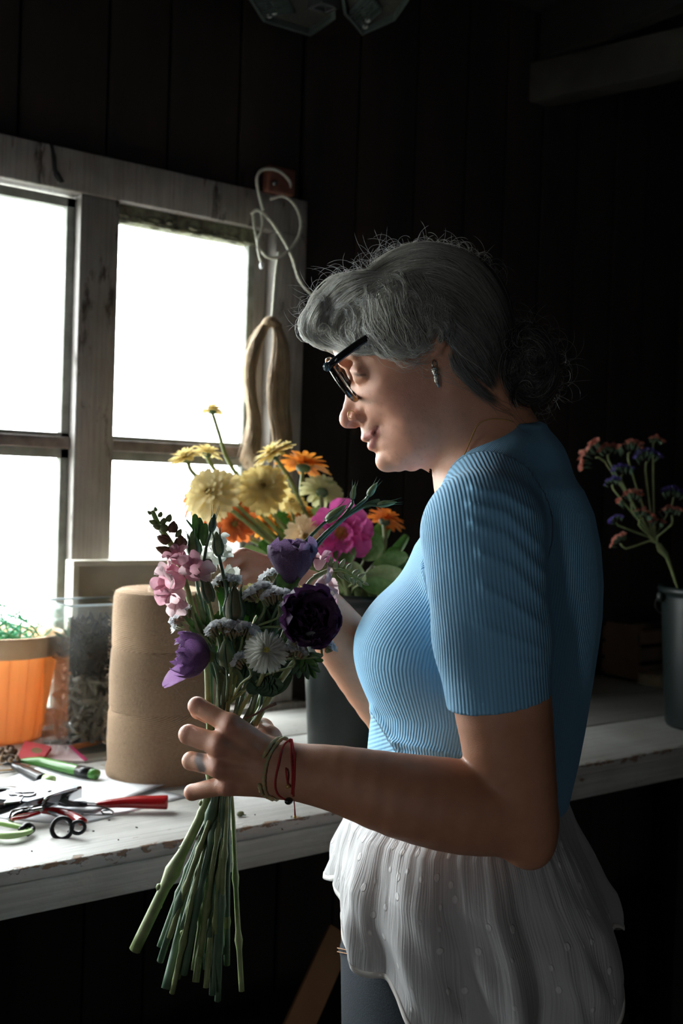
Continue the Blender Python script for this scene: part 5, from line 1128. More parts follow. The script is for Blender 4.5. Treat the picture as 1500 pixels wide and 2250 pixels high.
# white statice clusters
for j, (lab, hd, k) in enumerate([
   ('white statice comb spreading across the upper middle of the bouquet', [(572,1305,-.2,1,34),(612,1318,.1,1,34),(648,1340,.3,1,30)], 6),
   ('white statice tuft just below the fist', [(497,1285,-.2,1,30)], 15),
   ('white statice tuft between fist and mauve lisianthus', [(600,1270,-.3,1,26)], 18),
   ('white statice fan at the left edge beside the twine cone', [(402,1362,-.8,.6,32)], 19),
   ('white statice band above the violet lisianthus', [(492,1386,-.1,1,36),(535,1390,.2,1,32)], 20),
   ('white statice tuft left of the white chrysanthemum', [(540,1452,-.3,.8,28)], 21),
   ('white statice spray at the right below the darkest bloom', [(668,1408,-.1,1,30),(708,1418,.4,1,24)], 11),
   ('small white statice cluster right of the chrysanthemum', [(643,1434,.0,1,26)], 17)]):
    d = [1.05,1.10,1.12,1.085,1.045,1.04,1.035,1.035][j]; hx_, hy_ = hd[0][0], hd[0][1]
    t = statice(lab, hd, [P((hx_+520)/2, hy_+90 if hy_ < 1400 else hy_+50, d+.02), P(505, 1545, BD)], M_wht, M_cup, d, n=44, sr=.0013)
    hold(505, 1540, BD, [], k, parent=t, r=.0034)
# chrysanthemum
t = zinnia('white chrysanthemum with lemon centre facing the camera low in the bouquet', P(584,1432,1.02), D2(.15,.35,-.9), 49*px_, (.80,.82,.80), (.86,.86,.72), None, layers=((1.0,26,-.2),(.95,24,0),(.86,22,.22),(.74,20,.45),(.6,18,.7),(.45,14,.95)), center=(.72,.62,.14), seed=31, name='chrysanthemum', W_=.17, cup=.35, curl=-.35, cen=.30)
hold(588,1440,1.03,[(570,1500,1.06)],5,parent=t,r=.005)
# yellow blooms seen edge-on
t = zinnia('pale yellow zinnia edge just under the fist', P(556,1302,1.09), D2(0,.95,-.3), 40*px_, (.74,.68,.24), (.80,.76,.40), None, seed=33); hold(556,1310,1.095,[(545,1400,1.095)],7,parent=t)
t = zinnia('golden yellow zinnia edge behind the darkest lisianthus', P(668,1312,1.10), D2(.5,.8,-.2), 42*px_, (.80,.58,.12), (.82,.68,.25), None, seed=34); hold(665,1320,1.10,[(610,1420,1.095)],8,parent=t)
# pink snapdragon, right
t = sd('snapdragon', 'pink snapdragon pointing right with a pale green bud tip before the bucket'); hold(700,1262,1.07,[(672,1290,1.075),(620,1400,1.085)],0,parent=t,r=.0050)
MB().tube(spline([P(690,1268,1.07), P(730,1252,1.07), P(765,1258,1.07), P(800,1282,1.07)], 16), np.linspace(.0026,.001,16), 8).build('stem_tip', G_sage, t)
for x, y, dx, dy, L_, W_ in [(722,1246,.3,.8,20,11),(735,1250,.2,1,20,12),(748,1246,.4,.8,22,11),(742,1258,.5,-.5,22,12),(762,1252,.5,.7,20,11),(758,1262,.4,-.6,22,12),(775,1262,.6,.5,20,10),(772,1270,.3,-.9,18,10),(786,1268,.8,.4,18,9),(784,1277,.5,-.6,18,9),(798,1280,.8,-.4,14,8),(728,1236,-.2,1,15,9)]:
    bud(t, P(x, y, 1.066), D2(dx, dy, -.35), L_*px_, W_*px_, leafmat('pale_green_bud', (.38,.46,.26), (.50,.50,.36), .35, 90), 2, sm=G_sage, long=.8)
floret(t, P(698,1252,1.07), D2(.2,1,-.3), 36*px_, M_pk2, M_pk, 8); floret(t, P(690,1300,1.065), D2(.75,.5,-.3), 50*px_, M_pk, M_pk, 9); floret(t, P(692,1320,1.06), D2(.7,-.2,-.5), 44*px_, M_pk, M_pk2, 10); floret(t, P(686,1345,1.06), D2(.6,-.7,-.3), 40*px_, M_pk, M_pk, 11)
# leaf rosette and inner foliage
t = thing('leafy_shoot', P(650,1450,1.05), 'shoot of narrow dark green leaves splayed downward at the lower right', 'foliage'); stem_mb(t, [P(662,1440,1.05), P(640,1462,1.055), P(600,1520,1.08), P(560,1590,1.09)], .0028, G_stem)
for i, (x, y) in enumerate([(712,1452),(705,1478),(695,1492),(678,1495),(666,1480),(655,1492),(700,1465),(640,1484),(690,1440),(712,1440),(660,1468)]): leaf(t, P(662,1440,1.048), P(x, y, 1.035+.004*(i % 3)), .0068, G_dark if i % 2 else G_leaf, .35, i, up=-CF)
t = thing('leafy_shoot', P(560,1500,1.07), 'dark crumpled foliage beneath the white chrysanthemum', 'foliage'); stem_mb(t, [P(575,1475,1.06), P(560,1540,1.08), P(540,1600,1.09)], .002, G_dark)
for i in range(16): 
    x, y = RNG.uniform(540,615), RNG.uniform(1462,1530); leaf(t, P(565,1500,1.065), P(x+RNG.uniform(-25,25), y, 1.06), .014, G_dark, .8, i, up=-CF)
t = thing('leafy_shoot', P(560,1400,1.09), 'deep green filler foliage inside the bouquet', 'foliage'); stem_mb(t, [P(560,1370,1.09), P(545,1480,1.09), P(520,1580,1.095)], .002, G_dark)
for i in range(80):
    x, y = RNG.uniform(455,680), RNG.uniform(1300,1490); leaf(t, P(545+(x-545)*.6, y+38, 1.095), P(x, y-20, 1.085+RNG.uniform(-.02,.02)), .013, G_dark if i % 3 else G_leaf, .7, i, up=-CF)
t = thing('leafy_shoot', P(470,1300,1.10), 'thin grassy foliage among the left-hand buds', 'foliage'); stem_mb(t, [P(455,1330,1.095), P(470,1440,1.09), P(495,1570,1.095)], .0016, G_dark)
for i, (x, y) in enumerate([(440,1330),(428,1345),(446,1370),(470,1360),(430,1300),(455,1350),(480,1340),(415,1375),(438,1390),(390,1330)]): leaf(t, P(468,1430,1.09), P(x, y, 1.085), .006, G_leaf if i % 2 else G_sage, .3, i, up=-CF)
t = thing('dry_twig', P(560,1570,1.08), 'short brown twig sticking out right above the hand', 'twig'); MB().tube(spline([P(538,1578,1.085), P(560,1570,1.08), P(585,1555,1.075), P(606,1546,1.07)], 12), [.0012]*5+[.0014]*4+[.0018]*3, 6).build('bark', mat('brown_twig', (.10,.055,.04), .8), t)
# ================================================================= things on and around the bench
def ob(x, y, h=0.0): return on_z(x, y, BZ+h)
# ---- cone of twine
sp = ob(345, 1712) if False else P(345, 1712, 1.80); sp[2] = BZ
M_tw = mat('jute_twine', (.45,.33,.22), .95)
nt = M_tw.node_tree; N = nt.nodes.new; L = nt.links.new; b_ = nt.nodes['Principled BSDF']
au = N('ShaderNodeAttribute'); au.attribute_name = 'wind'; mu = N('ShaderNodeMath'); mu.operation = 'MULTIPLY'; mu.inputs[1].default_value = 2*math.pi/.0024; L(au.outputs['Fac'], mu.inputs[0])
si = N('ShaderNodeMath'); si.operation = 'SINE'; L(mu.outputs[0], si.inputs[0]); tc = N('ShaderNodeTexCoord'); nz = N('ShaderNodeTexNoise'); nz.inputs['Scale'].default_value = 260; nz.inputs['Detail'].default_value = 6; L(tc.outputs['Object'], nz.inputs['Vector'])
ma = N('ShaderNodeMath'); ma.operation = 'MULTIPLY_ADD'; ma.inputs[1].default_value = 1.6; L(nz.outputs['Fac'], ma.inputs[0]); L(si.outputs[0], ma.inputs[2]); bp = N('ShaderNodeBump'); bp.inputs['Distance'].default_value = .0014; L(ma.outputs[0], bp.inputs['Height']); L(bp.outputs[0], b_.inputs['Normal'])
rp = N('ShaderNodeValToRGB'); rp.color_ramp.elements[0].color = (.29,.165,.09,1); rp.color_ramp.elements[1].color = (.72,.50,.31,1); rp.color_ramp.elements[0].position = .1; rp.color_ramp.elements[1].position = .8
mr = N('ShaderNodeMapRange'); mr.inputs[1].default_value = -1; mr.inputs[2].default_value = 2.2; L(ma.outputs[0], mr.inputs[0]); L(mr.outputs[0], rp.inputs[0]); L(rp.outputs[0], b_.inputs['Base Color'])
tw = thing('twine_cone', sp, 'tall cone of natural jute twine standing on the bench', 'twine')
prof = [(.0,.080),(.004,.083),(.012,.0845),(.022,.083),(.026,.0815),(.060,.0835),(.105,.0825),(.112,.0805),(.118,.0815),(.165,.0825),(.205,.0805),(.212,.0785),(.218,.0795),(.262,.0800),(.294,.0785),(.303,.0755),(.308,.066),(.303,.040),(.300,.030)]
hh = np.interp(np.linspace(0, len(prof)-1, 120), range(len(prof)), [q[0] for q in prof]); rr_ = np.interp(np.linspace(0, len(prof)-1, 120), range(len(prof)), [q[1] for q in prof])
an = np.linspace(0, 2*np.pi, 96, endpoint=False); ring_ = np.array([[sp+V(r*math.cos(a), r*math.sin(a), h) for a in an] for h, r in zip(hh, rr_)])
mb = MB(); mb.rings(ring_); tb = mb.build('windings', M_tw, tw)
sec = np.digitize(hh, [.112,.212]); wd = np.array([[h+(.020 if s_ % 2 else -.020)*math.sin(a+h*14) for a in an] for h, s_ in zip(hh, sec)])
set_float(tb, 'wind', wd.ravel())
MB().lathe(sp, [(.028,.0),(.024,.31),(.019,.31),(.019,.0)], 20).build('cardboard_core', mat('cardboard', (.32,.22,.14), .9), tw)
# crossing top strands and frayed fibres
fz = []
for i in range(900):
    a = RNG.uniform(0, 6.28); h = RNG.uniform(.0,.306); r = np.interp(h, hh[:100], rr_[:100]); p = sp+V(r*math.cos(a), r*math.sin(a), h); n_ = V(math.cos(a), math.sin(a), .2); tt_ = V(-math.sin(a), math.cos(a), RNG.uniform(-.6,.6)); q = []
    for s_ in np.linspace(0, 1, 5): q.append(to_fig(p+n_*(.0055*math.sin(s_*2.6)*RNG.uniform(.6,1.4))+tt_*s_*RNG.uniform(.008,.016))[0])
    fz.append(q)
def fibre_mesh(name, C, rad, m, parent):
    keep = globals()['M_hair']; globals()['M_hair'] = m; o = strand_mesh(name, np.array(C), rad, np.full((len(C), len(C[0]), 3), .5), parent); globals()['M_hair'] = keep; return o
fibre_mesh('frayed_fibres', fz, .00018, mat('jute_fibre', (.55,.42,.29), .9, back=.3), tw)
# ---- orange chip-wood pot
pc = P(-4, 1600, 2.03); pc[2] = BZ; pt = thing('wooden_pot', pc, 'orange chip-wood pot backlit at the left edge of the bench', 'pot')
M_chip = mat('orange_chipwood', (.88,.52,.24), .85, (.92,.60,.32), 14, stretch=(1,1,.15), back=.5, bump=.0004, spec=.1)
ns = 18
for k in range(ns):
    a0, a1 = 2*math.pi*k/ns+.0006, 2*math.pi*(k+1)/ns-.0006; R = []
    for h, r in ((.0,.078),(.19,.1085)):
        R.append([pc+V((r+o)*math.cos(a), (r+o)*math.sin(a), h) for a, o in ((a0,0),((a0+a1)/2,.0006),(a1,0),(a1,-.003),((a0+a1)/2,-.003),(a0,-.003))])
    MB().rings(R, True, True, True).build('stave', M_chip, pt, smooth=False)
MB().lathe(pc, [(.1095,.158),(.1125,.160),(.1155,.192),(.1150,.196),(.110,.196),(.1085,.160)], 48).build('rim_hoop', mat('pale_hoop_wood', (.66,.42,.24), .6, (.74,.52,.33), 20), pt)
MB().lathe(pc, [(.001,.004),(.077,.004)], 32).build('pot_base', M_chip, pt)
gtw = thing('green_twine_bundle', pc+V(0,0,.19), 'tangle of green plastic-coated wire spilling from the orange pot', 'wire')
for k in range(12):
    q = [pc+V(RNG.uniform(-.05,.07), RNG.uniform(-.06,.05), .15+RNG.uniform(0,.05))+V(*(RNG.normal(size=3)*.012)) for _ in range(7)]; q[3][2] += .055; q[4][2] += .02
    MB().tube(spline(q, 40), .0016, 5).build('strand', mat('green_coated_wire', (.05,.36,.20), .4, back=.2), gtw)
for k in range(9):
    q = pc+V(RNG.uniform(-.02,.07), RNG.uniform(-.05,.03), .18); leaf(gtw, q, q+V(RNG.uniform(-.04,.04), RNG.uniform(-.02,.02), RNG.uniform(.01,.035)), .006, mat('green_tag_film', (.12,.50,.34), .5, back=.5), .6, k, name='film_tag')
# ---- clear plastic container with dark and grey stuff
c0 = ob(140,1612); cy_ = 1.795; cx_ = on_y(142,1600,cy_)[0]+.004
ct = thing('clear_container', c0, 'tall clear plastic tub of black and grey florist oddments behind the twine cone', 'container')
M_pl = bpy.data.materials.new('clear_scuffed_plastic'); M_pl.use_nodes = True; thin_glass(M_pl, (.95,.97,.97), .02, (.8,.85,.86), .05, .10)
w_, dp, hgt = .20, .115, .262
for lo, hi in (((0,0,0),(w_,.002,hgt)), ((0,dp-.002,0),(w_,dp,hgt)), ((0,.002,0),(.002,dp-.002,hgt)), ((w_-.002,.002,0),(w_,dp-.002,hgt)), ((0.002,.002,0),(w_-.002,dp-.002,.003))):
    flat_box('side_wall', V(cx_, cy_, BZ)+V(*lo), V(cx_, cy_, BZ)+V(*hi), M_pl, ct, 0)
rimp = [V(cx_+a, cy_+b, BZ+hgt) for a, b in ((0,0),(w_,0),(w_,dp),(0,dp))]
MB().tube(spline([p for p in rimp for _ in (0,)], 5)[:4] if False else np.array([rimp[0], rimp[1], rimp[2], rimp[3]]), .0022, 6, close=True).build('rim', mat('cloudy_rim', (.62,.68,.70), .2, back=.5), ct)
def heap(name, label, lo, hi, n, size, m, m2=None, cat='oddments', kind=None):
    t = MB()
    for k in range(n): 
        p = V(*[RNG.uniform(a, b) for a, b in zip(lo, hi)]); A_ = np.linalg.qr(RNG.normal(size=(3,3)))[0]; t.ball(p, np.array(size)*RNG.uniform(.5,1.3), A_, 7, 5)
    o = t.build(name, m); tag(o, label, cat, kind='stuff'); return o
o_ = V(cx_, cy_, BZ)
heap('black_moss', 'black shredded filling in the upper half of the clear tub', o_+V(.02,.022,.135), o_+V(w_-.02,dp-.022,.225), 420, (.022,.004,.004), mat('black_filling', (.004,.004,.005), .95, (.014,.014,.016), 60, spec=.1))
heap('grey_moss', 'grey tangled filling in the lower half of the clear tub', o_+V(.02,.022,.014), o_+V(w_-.02,dp-.022,.128), 420, (.020,.005,.005), mat('grey_filling', (.24,.22,.19), .9, (.38,.36,.33), 50, bump=.002))
sl_ = []
for k in range(260):
    p = o_+V(RNG.uniform(.02,w_-.02), RNG.uniform(.015,dp-.015), RNG.uniform(.12,.232)); d_ = RNG.normal(size=3)*V(.02,.012,.010); sl_.append([to_fig(p+d_*s+V(0,0,.004*math.sin(s*3)))[0] for s in np.linspace(-.5,.5,4)])
# small bagged packets left of the tub
pk = thing('plastic_packet', ob(118,1618), 'crumpled clear packet standing between the orange pot and the tub', 'packet')
for k in range(5):
    a = ob(106+k*6,1622-k*3); v_, f_ = petal_grid(1,.5,.2,.5,.10,.2,.8,9,7,.1,k); v_ = np.array(v_); MB().add(a+V(0,0,.002)+v_[:, :1]*V(0,.02,.105)+v_[:, 1:2]*V(.055,.0,0)+v_[:, 2:]*V(0,.05,0), f_).build('film', M_pl, pk)
# ---- white tray leaning at the window
tx0, tx1, tz0, tz1, ty = on_y(158,1232,1.93)[0], 1.13, .915, on_y(158,1232,1.93)[2], 1.958
tray = thing('shallow_tray', ((tx0+tx1)/2, ty, tz0), 'shallow cream wooden tray propped on edge against the window', 'tray'); M_cream = mat('cream_paint', (.66,.62,.52), .5, (.58,.53,.44), 20)
flat_box('tray_floor', (tx0+.005, ty-.004, tz0), (tx1-.005, ty+.001, tz1-.004), mat('tan_board', (.42,.36,.29), .7, (.50,.44,.36), 18), tray, 0)
for lo, hi in (((tx0, ty-.036, tz1-.010),(tx1, ty+.002, tz1)), ((tx0, ty-.036, tz0),(tx1, ty+.002, tz0+.010)), ((tx0, ty-.036, tz0+.010),(tx0+.012, ty+.002, tz1-.010)), ((tx1-.012, ty-.036, tz0+.010),(tx1, ty+.002, tz1-.010))): flat_box('tray_edge', lo, hi, M_cream, tray, .0015)
pass
# ---- paper sheets
M_paper = mat('white_paper', (.78,.79,.80), .7, (.70,.74,.80), 9, lo=.5, hi=.8)
def sheet(label, poly, z, amp, seed):
    pw = np.array([ob(x, y) for x, y in poly])[:, :2]; n = 16; v_ = []
    A0, A1, A2, A3 = pw
    for i in range(n+1):
        for j in range(n+1):
            u, w = i/n, j/n; p = A0*(1-u)*(1-w)+A1*u*(1-w)+A2*u*w+A3*(1-u)*w; e = max(abs(u-.5), abs(w-.5))*2
            v_.append((p[0], p[1], BZ+z+amp*(.5+.5*math.sin(u*7+seed)*math.sin(w*5+seed*2))*(.4+e*.6)))
    f_ = [(i*(n+1)+j, (i+1)*(n+1)+j, (i+1)*(n+1)+j+1, i*(n+1)+j+1) for i in range(n) for j in range(n)]
    o = add_mesh('paper_sheet', v_, f_, M_paper); md = o.modifiers.new('thick', 'SOLIDIFY'); md.thickness = .0004; tag(o, label, 'paper', 'crumpled sheets under the tools')
sheet('lower white paper sheet, its corner nearest the hand', [(-90,1790),(170,1815),(412,1752),(150,1690)], .0006, .0010, 1)
sheet('upper crinkled white paper sheet with blue smudges', [(-90,1755),(200,1790),(390,1722),(120,1682)], .0035, .004, 2)
# ---- red-handled pliers
M_redh = mat('glossy_red_grip', (.30,.008,.010), .22, coat=.4); M_steel = mat('bright_chrome', (.40,.40,.41), .16, metal=1); M_dsteel = mat('dark_tool_steel', (.08,.08,.085), .35, metal=.8); M_blk = mat('black_rubber', (.007,.007,.008), .28, spec=.35)
pl = thing('pliers', ob(230,1770), 'red-handled floral pliers with a wire return spring near the bench edge', 'tool')
def T_(pts): return [ob(x, y, h) for x, y, h in pts]
MB().tube(spline(T_([(208,1768,.013),(238,1766,.013),(285,1763,.014),(330,1763,.014),(362,1763,.014),(369,1763,.014)]), 26), np.interp(np.linspace(0,1,26), [0,.2,.5,.8,.95,1], [.004,.0080,.0120,.0136,.0130,.010]), 14, flat=.75, up=(0,0,1)).build('grip', M_redh, pl)
MB().tube(spline(T_([(92,1782,.012),(115,1782,.013),(150,1788,.012),(182,1806,.010)]), 20), np.interp(np.linspace(0,1,20), [0,.3,1], [.0045,.007,.0068]), 12, flat=.8).build('grip', M_redh, pl)
MB().tube(spline(T_([(88,1775,.012),(120,1762,.014),(150,1766,.013),(185,1767,.013),(214,1768,.013)]), 18), [.006]*4+[.008]*5+[.007]*5+[.005]*4, 10, flat=.6, up=(0,0,1)).build('jaw', M_dsteel, pl)
MB().tube(spline(T_([(100,1772,.018),(125,1756,.022),(150,1764,.020),(175,1770,.014)]), 16), [.003,.004,.005,.006,.006,.006,.005,.005,.005,.004,.004,.004,.003,.003,.003,.002], 8).build('jaw', M_dsteel, pl)
MB().tube(spline(T_([(190,1768,.018),(218,1772,.016),(246,1782,.010),(246,1788,.006),(228,1788,.006),(224,1782,.009),(240,1780,.010)]), 34), .0013, 7).build('spring', M_steel, pl)
MB().tube(spline(T_([(248,1790,.004),(222,1791,.004),(175,1789,.004)]), 12), .0010, 6).build('spring_leg', M_steel, pl)
# ---- chrome plier stapler
sg = thing('plier_stapler', ob(80,1770), 'chrome plier stapler with bright folded steel body among the tools', 'tool')
def slab(name, pts, th, m, par, bv=.0008):
    p = np.array([ob(*q) for q in pts]); n_ = unit(np.cross(p[1]-p[0], p[2]-p[0])); k = len(p)
    vv = np.r_[p, p-n_*th]; f = [tuple(range(k)), tuple(range(2*k-1, k-1, -1))]+[(i, k+i, k+(i+1) % k, (i+1) % k)[::-1] for i in range(k)]
    o = add_mesh(name, vv, f, m, par, smooth=False)
    if bv: md = o.modifiers.new('bevel', 'BEVEL'); md.width = bv; md.segments = 2
    return o
slab('top_plate', [(-30,1752,.030),(60,1760,.032),(178,1728,.042),(92,1712,.040)], .002, mat('reflection_toned_steel', (.16,.15,.15), .30, (.10,.12,.14), 30, metal=.9), sg)  # dim brown and blue reflection put into the plate colour
slab('side_plate', [(60,1761,.031),(178,1729,.041),(178,1750,.014),(88,1778,.012)], .002, M_steel, sg)
MB().tube(spline(T_([(24,1812,.004),(22,1795,.014),(30,1782,.020),(62,1776,.024),(92,1768,.024),(108,1750,.036),(178,1730,.042)]), 36), [.0028]*18+[.0024]*18, 8).build('lever_edge', M_steel, sg)
MB().tube(spline(T_([(26,1806,.006),(34,1790,.016),(66,1782,.020),(94,1776,.022)]), 18), [.005]*4+[.008]*8+[.006]*6, 10, flat=.6, up=(0,0,1)).build('lever', M_steel, sg)
MB().tube(T_([(26,1800,.018),(55,1795,.018),(88,1786,.018)]), [.0025,.0025,.002], 6).build('red_stripe', M_redh, sg)
for x, y in ((45,1748),(108,1738)): MB().ball(ob(x, y, .040), (.004,.004,.002)).build('rivet', M_steel, sg)
MB().tube(spline(T_([(18,1736,.036),(44,1742,.037),(78,1742,.037),(62,1750,.034),(22,1745,.034)]), 20), .0016, 6, close=True).build('wire_clip', M_steel, sg)
# black pliers behind
bp_ = thing('pliers', ob(10,1750), 'black-gripped pliers lying at the left edge among the tools', 'tool')
MB().tube(spline(T_([(-60,1745,.014),(-20,1742,.016),(25,1738,.018),(70,1748,.022),(84,1744,.022)]), 22), np.interp(np.linspace(0,1,22), [0,.6,1], [.010,.010,.003]), 10, flat=.7, up=(0,0,1)).build('grip', M_blk, bp_)
MB().tube(spline(T_([(-60,1795,.012),(-20,1784,.014),(20,1772,.018),(55,1757,.024)]), 22), np.interp(np.linspace(0,1,22), [0,.7,1], [.011,.010,.006]), 10, flat=.7, up=(0,0,1)).build('grip', M_blk, bp_)
slab('catch_plate', [(10,1768,.028),(22,1756,.030),(52,1752,.032),(44,1764,.030)], .003, M_dsteel, bp_)
# light green handled snips
M_lg = mat('pale_green_plastic', (.36,.55,.20), .35, coat=.2); M_g = mat('leaf_green_plastic', (.06,.22,.03), .35, coat=.2)
sn = thing('snips', ob(20,1825), 'pale green curved-handle snips nearest the bench edge at the left', 'tool')
MB().tube(spline(T_([(-50,1815,.010),(-15,1832,.009),(25,1835,.009),(62,1828,.008),(70,1818,.008)]), 22), np.interp(np.linspace(0,1,22), [0,.5,1], [.008,.008,.003]), 10, flat=.6).build('handle', M_lg, sn)
MB().tube(spline(T_([(-50,1800,.014),(-10,1806,.014),(20,1812,.012),(50,1818,.010),(66,1822,.008)]), 22), np.interp(np.linspace(0,1,22), [0,.5,1], [.006,.006,.003]), 10, flat=.6).build('handle', M_lg, sn)
MB().tube(spline(T_([(45,1824,.010),(60,1812,.013),(72,1822,.008),(60,1832,.006)]), 14), .004, 8).build('pivot', M_blk, sn)
# black ring scissors
scs = thing('scissors', ob(150,1830), 'small black ring-handled scissors hanging over nothing, on the bench in front of the red grip', 'scissors'); scs['label'] = 'small black ring-handled scissors in front of the short red grip'
rc_ = ob(138,1842); up_ = V(0,0,1); 
def ringo(cxp, cyp, rx, ry, r, tilt=.0):
    c = P(cxp, cyp, 1.47); return MB().tube([c+rx*math.cos(a)*CR*1.47/FPX+ry*math.sin(a)*(CU*.9+CF*.35)*1.47/FPX for a in np.linspace(0, 6.283, 29)[:-1]], r, 8, close=True)
dz = ob(136,1846)-P(136,1846,1.47)
ringo(136,1820,22,23,.0032).build('finger_ring', M_blk, scs); ringo(171,1818,15,13,.0028).build('finger_ring', M_blk, scs)
MB().tube(spline([P(156,1812,1.47), P(140,1798,1.50), P(112,1785,1.53), P(90,1778,1.56)], 10), [.003,.003,.0028,.0028,.0025,.0025,.002,.002,.0015,.001], 8).build('shank', M_dsteel, scs)
MB().tube(spline([P(150,1830,1.47), P(160,1815,1.475), P(150,1800,1.50), P(115,1788,1.53)], 10), .0026, 8).build('shank', M_dsteel, scs)
# green secateurs further back
gs_ = thing('secateurs', ob(110,1690), 'green and black garden secateurs lying behind the paper', 'tool')
MB().tube(spline(T_([(45,1672,.012),(70,1672,.014),(100,1676,.014),(150,1688,.014),(212,1702,.013)]), 30), np.interp(np.linspace(0,1,30), [0,.2,.4,.9,1], [.004,.007,.010,.0105,.010]), 12, flat=.8, up=(0,0,1)).build('handle', M_g, gs_)
MB().tube(T_([(172,1693,.014),(200,1699,.0135)]), .0112, 12, flat=.8, up=(0,0,1)).build('black_band', M_blk, gs_)
MB().tube(spline(T_([(30,1682,.010),(60,1695,.011),(95,1712,.011)]), 18), np.interp(np.linspace(0,1,18), [0,.3,1], [.006,.010,.010]), 12, flat=.8, up=(0,0,1)).build('handle', M_blk, gs_)
MB().tube(T_([(97,1713,.011),(118,1715,.011)]), [.0105,.0085], 10, flat=.8, up=(0,0,1)).build('handle_tip', M_lg, gs_)
MB().tube(spline(T_([(45,1674,.012),(25,1676,.011),(5,1680,.009)]), 10), [.006,.006,.006,.005,.005,.004,.004,.003,.002,.001], 8).build('blade', M_dsteel, gs_)
# orange knife and a dark one behind it
for lab, m_, pts_ in (('orange-handled floral knife beside the tub', mat('orange_plastic', (.72,.20,.02), .3), [(146,1645,.008),(170,1640,.009),(200,1634,.009),(224,1629,.008)]), ('black-handled knife lying just behind the orange one', M_blk, [(138,1636,.008),(160,1629,.008),(185,1623,.008),(205,1620,.007)])):
    k_ = thing('knife', ob(pts_[1][0], pts_[1][1]), lab, 'knife'); MB().tube(spline(T_(pts_), 18), np.interp(np.linspace(0,1,18), [0,.3,.8,1], [.003,.007,.0075,.005]), 10, flat=.7, up=(0,0,1)).build('handle', m_, k_)
    a = ob(*pts_[0]); MB().tube([a, a-(ob(*pts_[1])-a)*.8], [.003,.0006], 6, flat=.3).build('blade', M_steel, k_)
# packets
rp_ = thing('seed_packet', ob(60,1650), 'red card packet with a dark oval, lying by the orange pot', 'packet'); slab('card', [(38,1665,.006),(88,1672,.006),(112,1640,.022),(55,1628,.024)], .006, mat('red_card', (.48,.03,.05), .5), rp_)
MB().lathe(ob(80,1650,.0195), [(.001,.001),(.009,.001)], 16, axis=(.0,-.35,1)).build('dark_oval', mat('ochre_print', (.20,.13,.05), .6), rp_)
pp_ = thing('seed_packet', ob(140,1660), 'pink-edged white card packet in cellophane beside the red one', 'packet'); slab('card', [(100,1668,.004),(185,1672,.004),(150,1638,.014),(100,1636,.014)], .004, mat('pale_pink_card', (.70,.52,.55), .5, (.75,.70,.70), 20), pp_)
slab('pink_edge', [(150,1639,.0155),(156,1638,.0155),(192,1670,.0050),(186,1672,.0050)], .001, mat('magenta_print', (.55,.05,.18), .5), pp_)
for k in range(3):
    v_, f_ = petal_grid(1,.6,.3,.6,.10,.2,.8,9,7,.1,k+5); v_ = np.array(v_); MB().add(ob(96+k*22,1672)+V(0,0,.010)+v_[:, :1]*V(.02,.05,.03)+v_[:, 1:2]*V(.06,.0,.01)+v_[:, 2:]*V(0,0,.05), f_).build('cellophane', M_pl, pp_)
db = thing('dried_seed_heads', ob(10,1660), 'small heap of dried brown seed heads at the left edge', 'dried flowers'); mb = MB()
for k in range(40): mb.ball(ob(RNG.uniform(-40,38), RNG.uniform(1640,1672), RNG.uniform(.004,.03)), RNG.uniform(.003,.008, 3), seg=6, rng=4)
mb.build('seed_heads', mat('dry_brown', (.05,.03,.02), .9, (.16,.09,.04), 80, bump=.002), db).__setitem__('kind', 'stuff')
bw_ = thing('brass_wire', ob(10,1690), 'coil of thin brass wire beside the secateurs', 'wire'); MB().tube(spline(T_([(-40,1686,.002),(0,1680,.003),(40,1676,.002),(70,1678,.003),(30,1690,.004),(-20,1694,.003)]), 40), .0011, 6).build('coil', M_gold, bw_)
# crumbs
gb = thing('fallen_bud', ob(528,1790), 'tiny green bud fallen on the bench beside the stems', 'bud'); MB().ball(ob(528,1788,.004), (.006,.004,.004)).build('bud', G_olive, gb); MB().tube([ob(532,1790,.003), ob(540,1791,.002)], .0012, 5).build('stalk', G_olive, gb)
cr_ = MB()
for x, y in ((205,1826),(70,1870),(112,1828),(260,1845),(300,1818),(620,1822),(560,1790),(430,1800),(640,1795),(240,1802)): cr_.ball(ob(x, y, .0008), (.0022,.0010,.0009), np.linalg.qr(RNG.normal(size=(3,3)))[0], 6, 4)
tag(cr_.build('plant_crumbs', mat('dark_crumb', (.03,.025,.02), .8)), 'tiny dark plant crumbs scattered on the bench top', 'crumbs', kind='stuff')
# ---- ropes and flax hank on the window frame
YR = 1.955
def onw(x, y, Y=YR): return on_y(x, y, Y)
M_rope = mat('pale_rope', (.52,.52,.45), .85, (.62,.60,.50), 160, bump=.0008, bscale=500)
rp = thing('rope', onw(600,440), 'pale grey cord tied in loose loops at the top right corner of the window', 'rope')
R1 = [(552,470,1.95),(566,462,1.94),(590,480,1.93),(615,515,1.925),(640,562,1.93),(662,622,1.93),(712,672,1.93)]
R2 = [(594,437,1.95),(622,431,1.945),(648,452,1.94),(661,490,1.935),(652,528,1.93),(622,560,1.925),(592,566,1.93),(570,545,1.93),(560,505,1.94),(556,472,1.95)]
R3 = [(578,462,1.96),(567,420,1.955),(565,388,1.95),(580,372,1.95),(612,376,1.945),(636,400,1.95),(634,424,1.955)]
R4 = [(574,465,1.94),(577,498,1.93),(567,530,1.925),(570,562,1.92),(578,582,1.92)]
R5 = [(612,554,1.93),(606,600,1.925),(602,650,1.92),(597,712,1.915)]
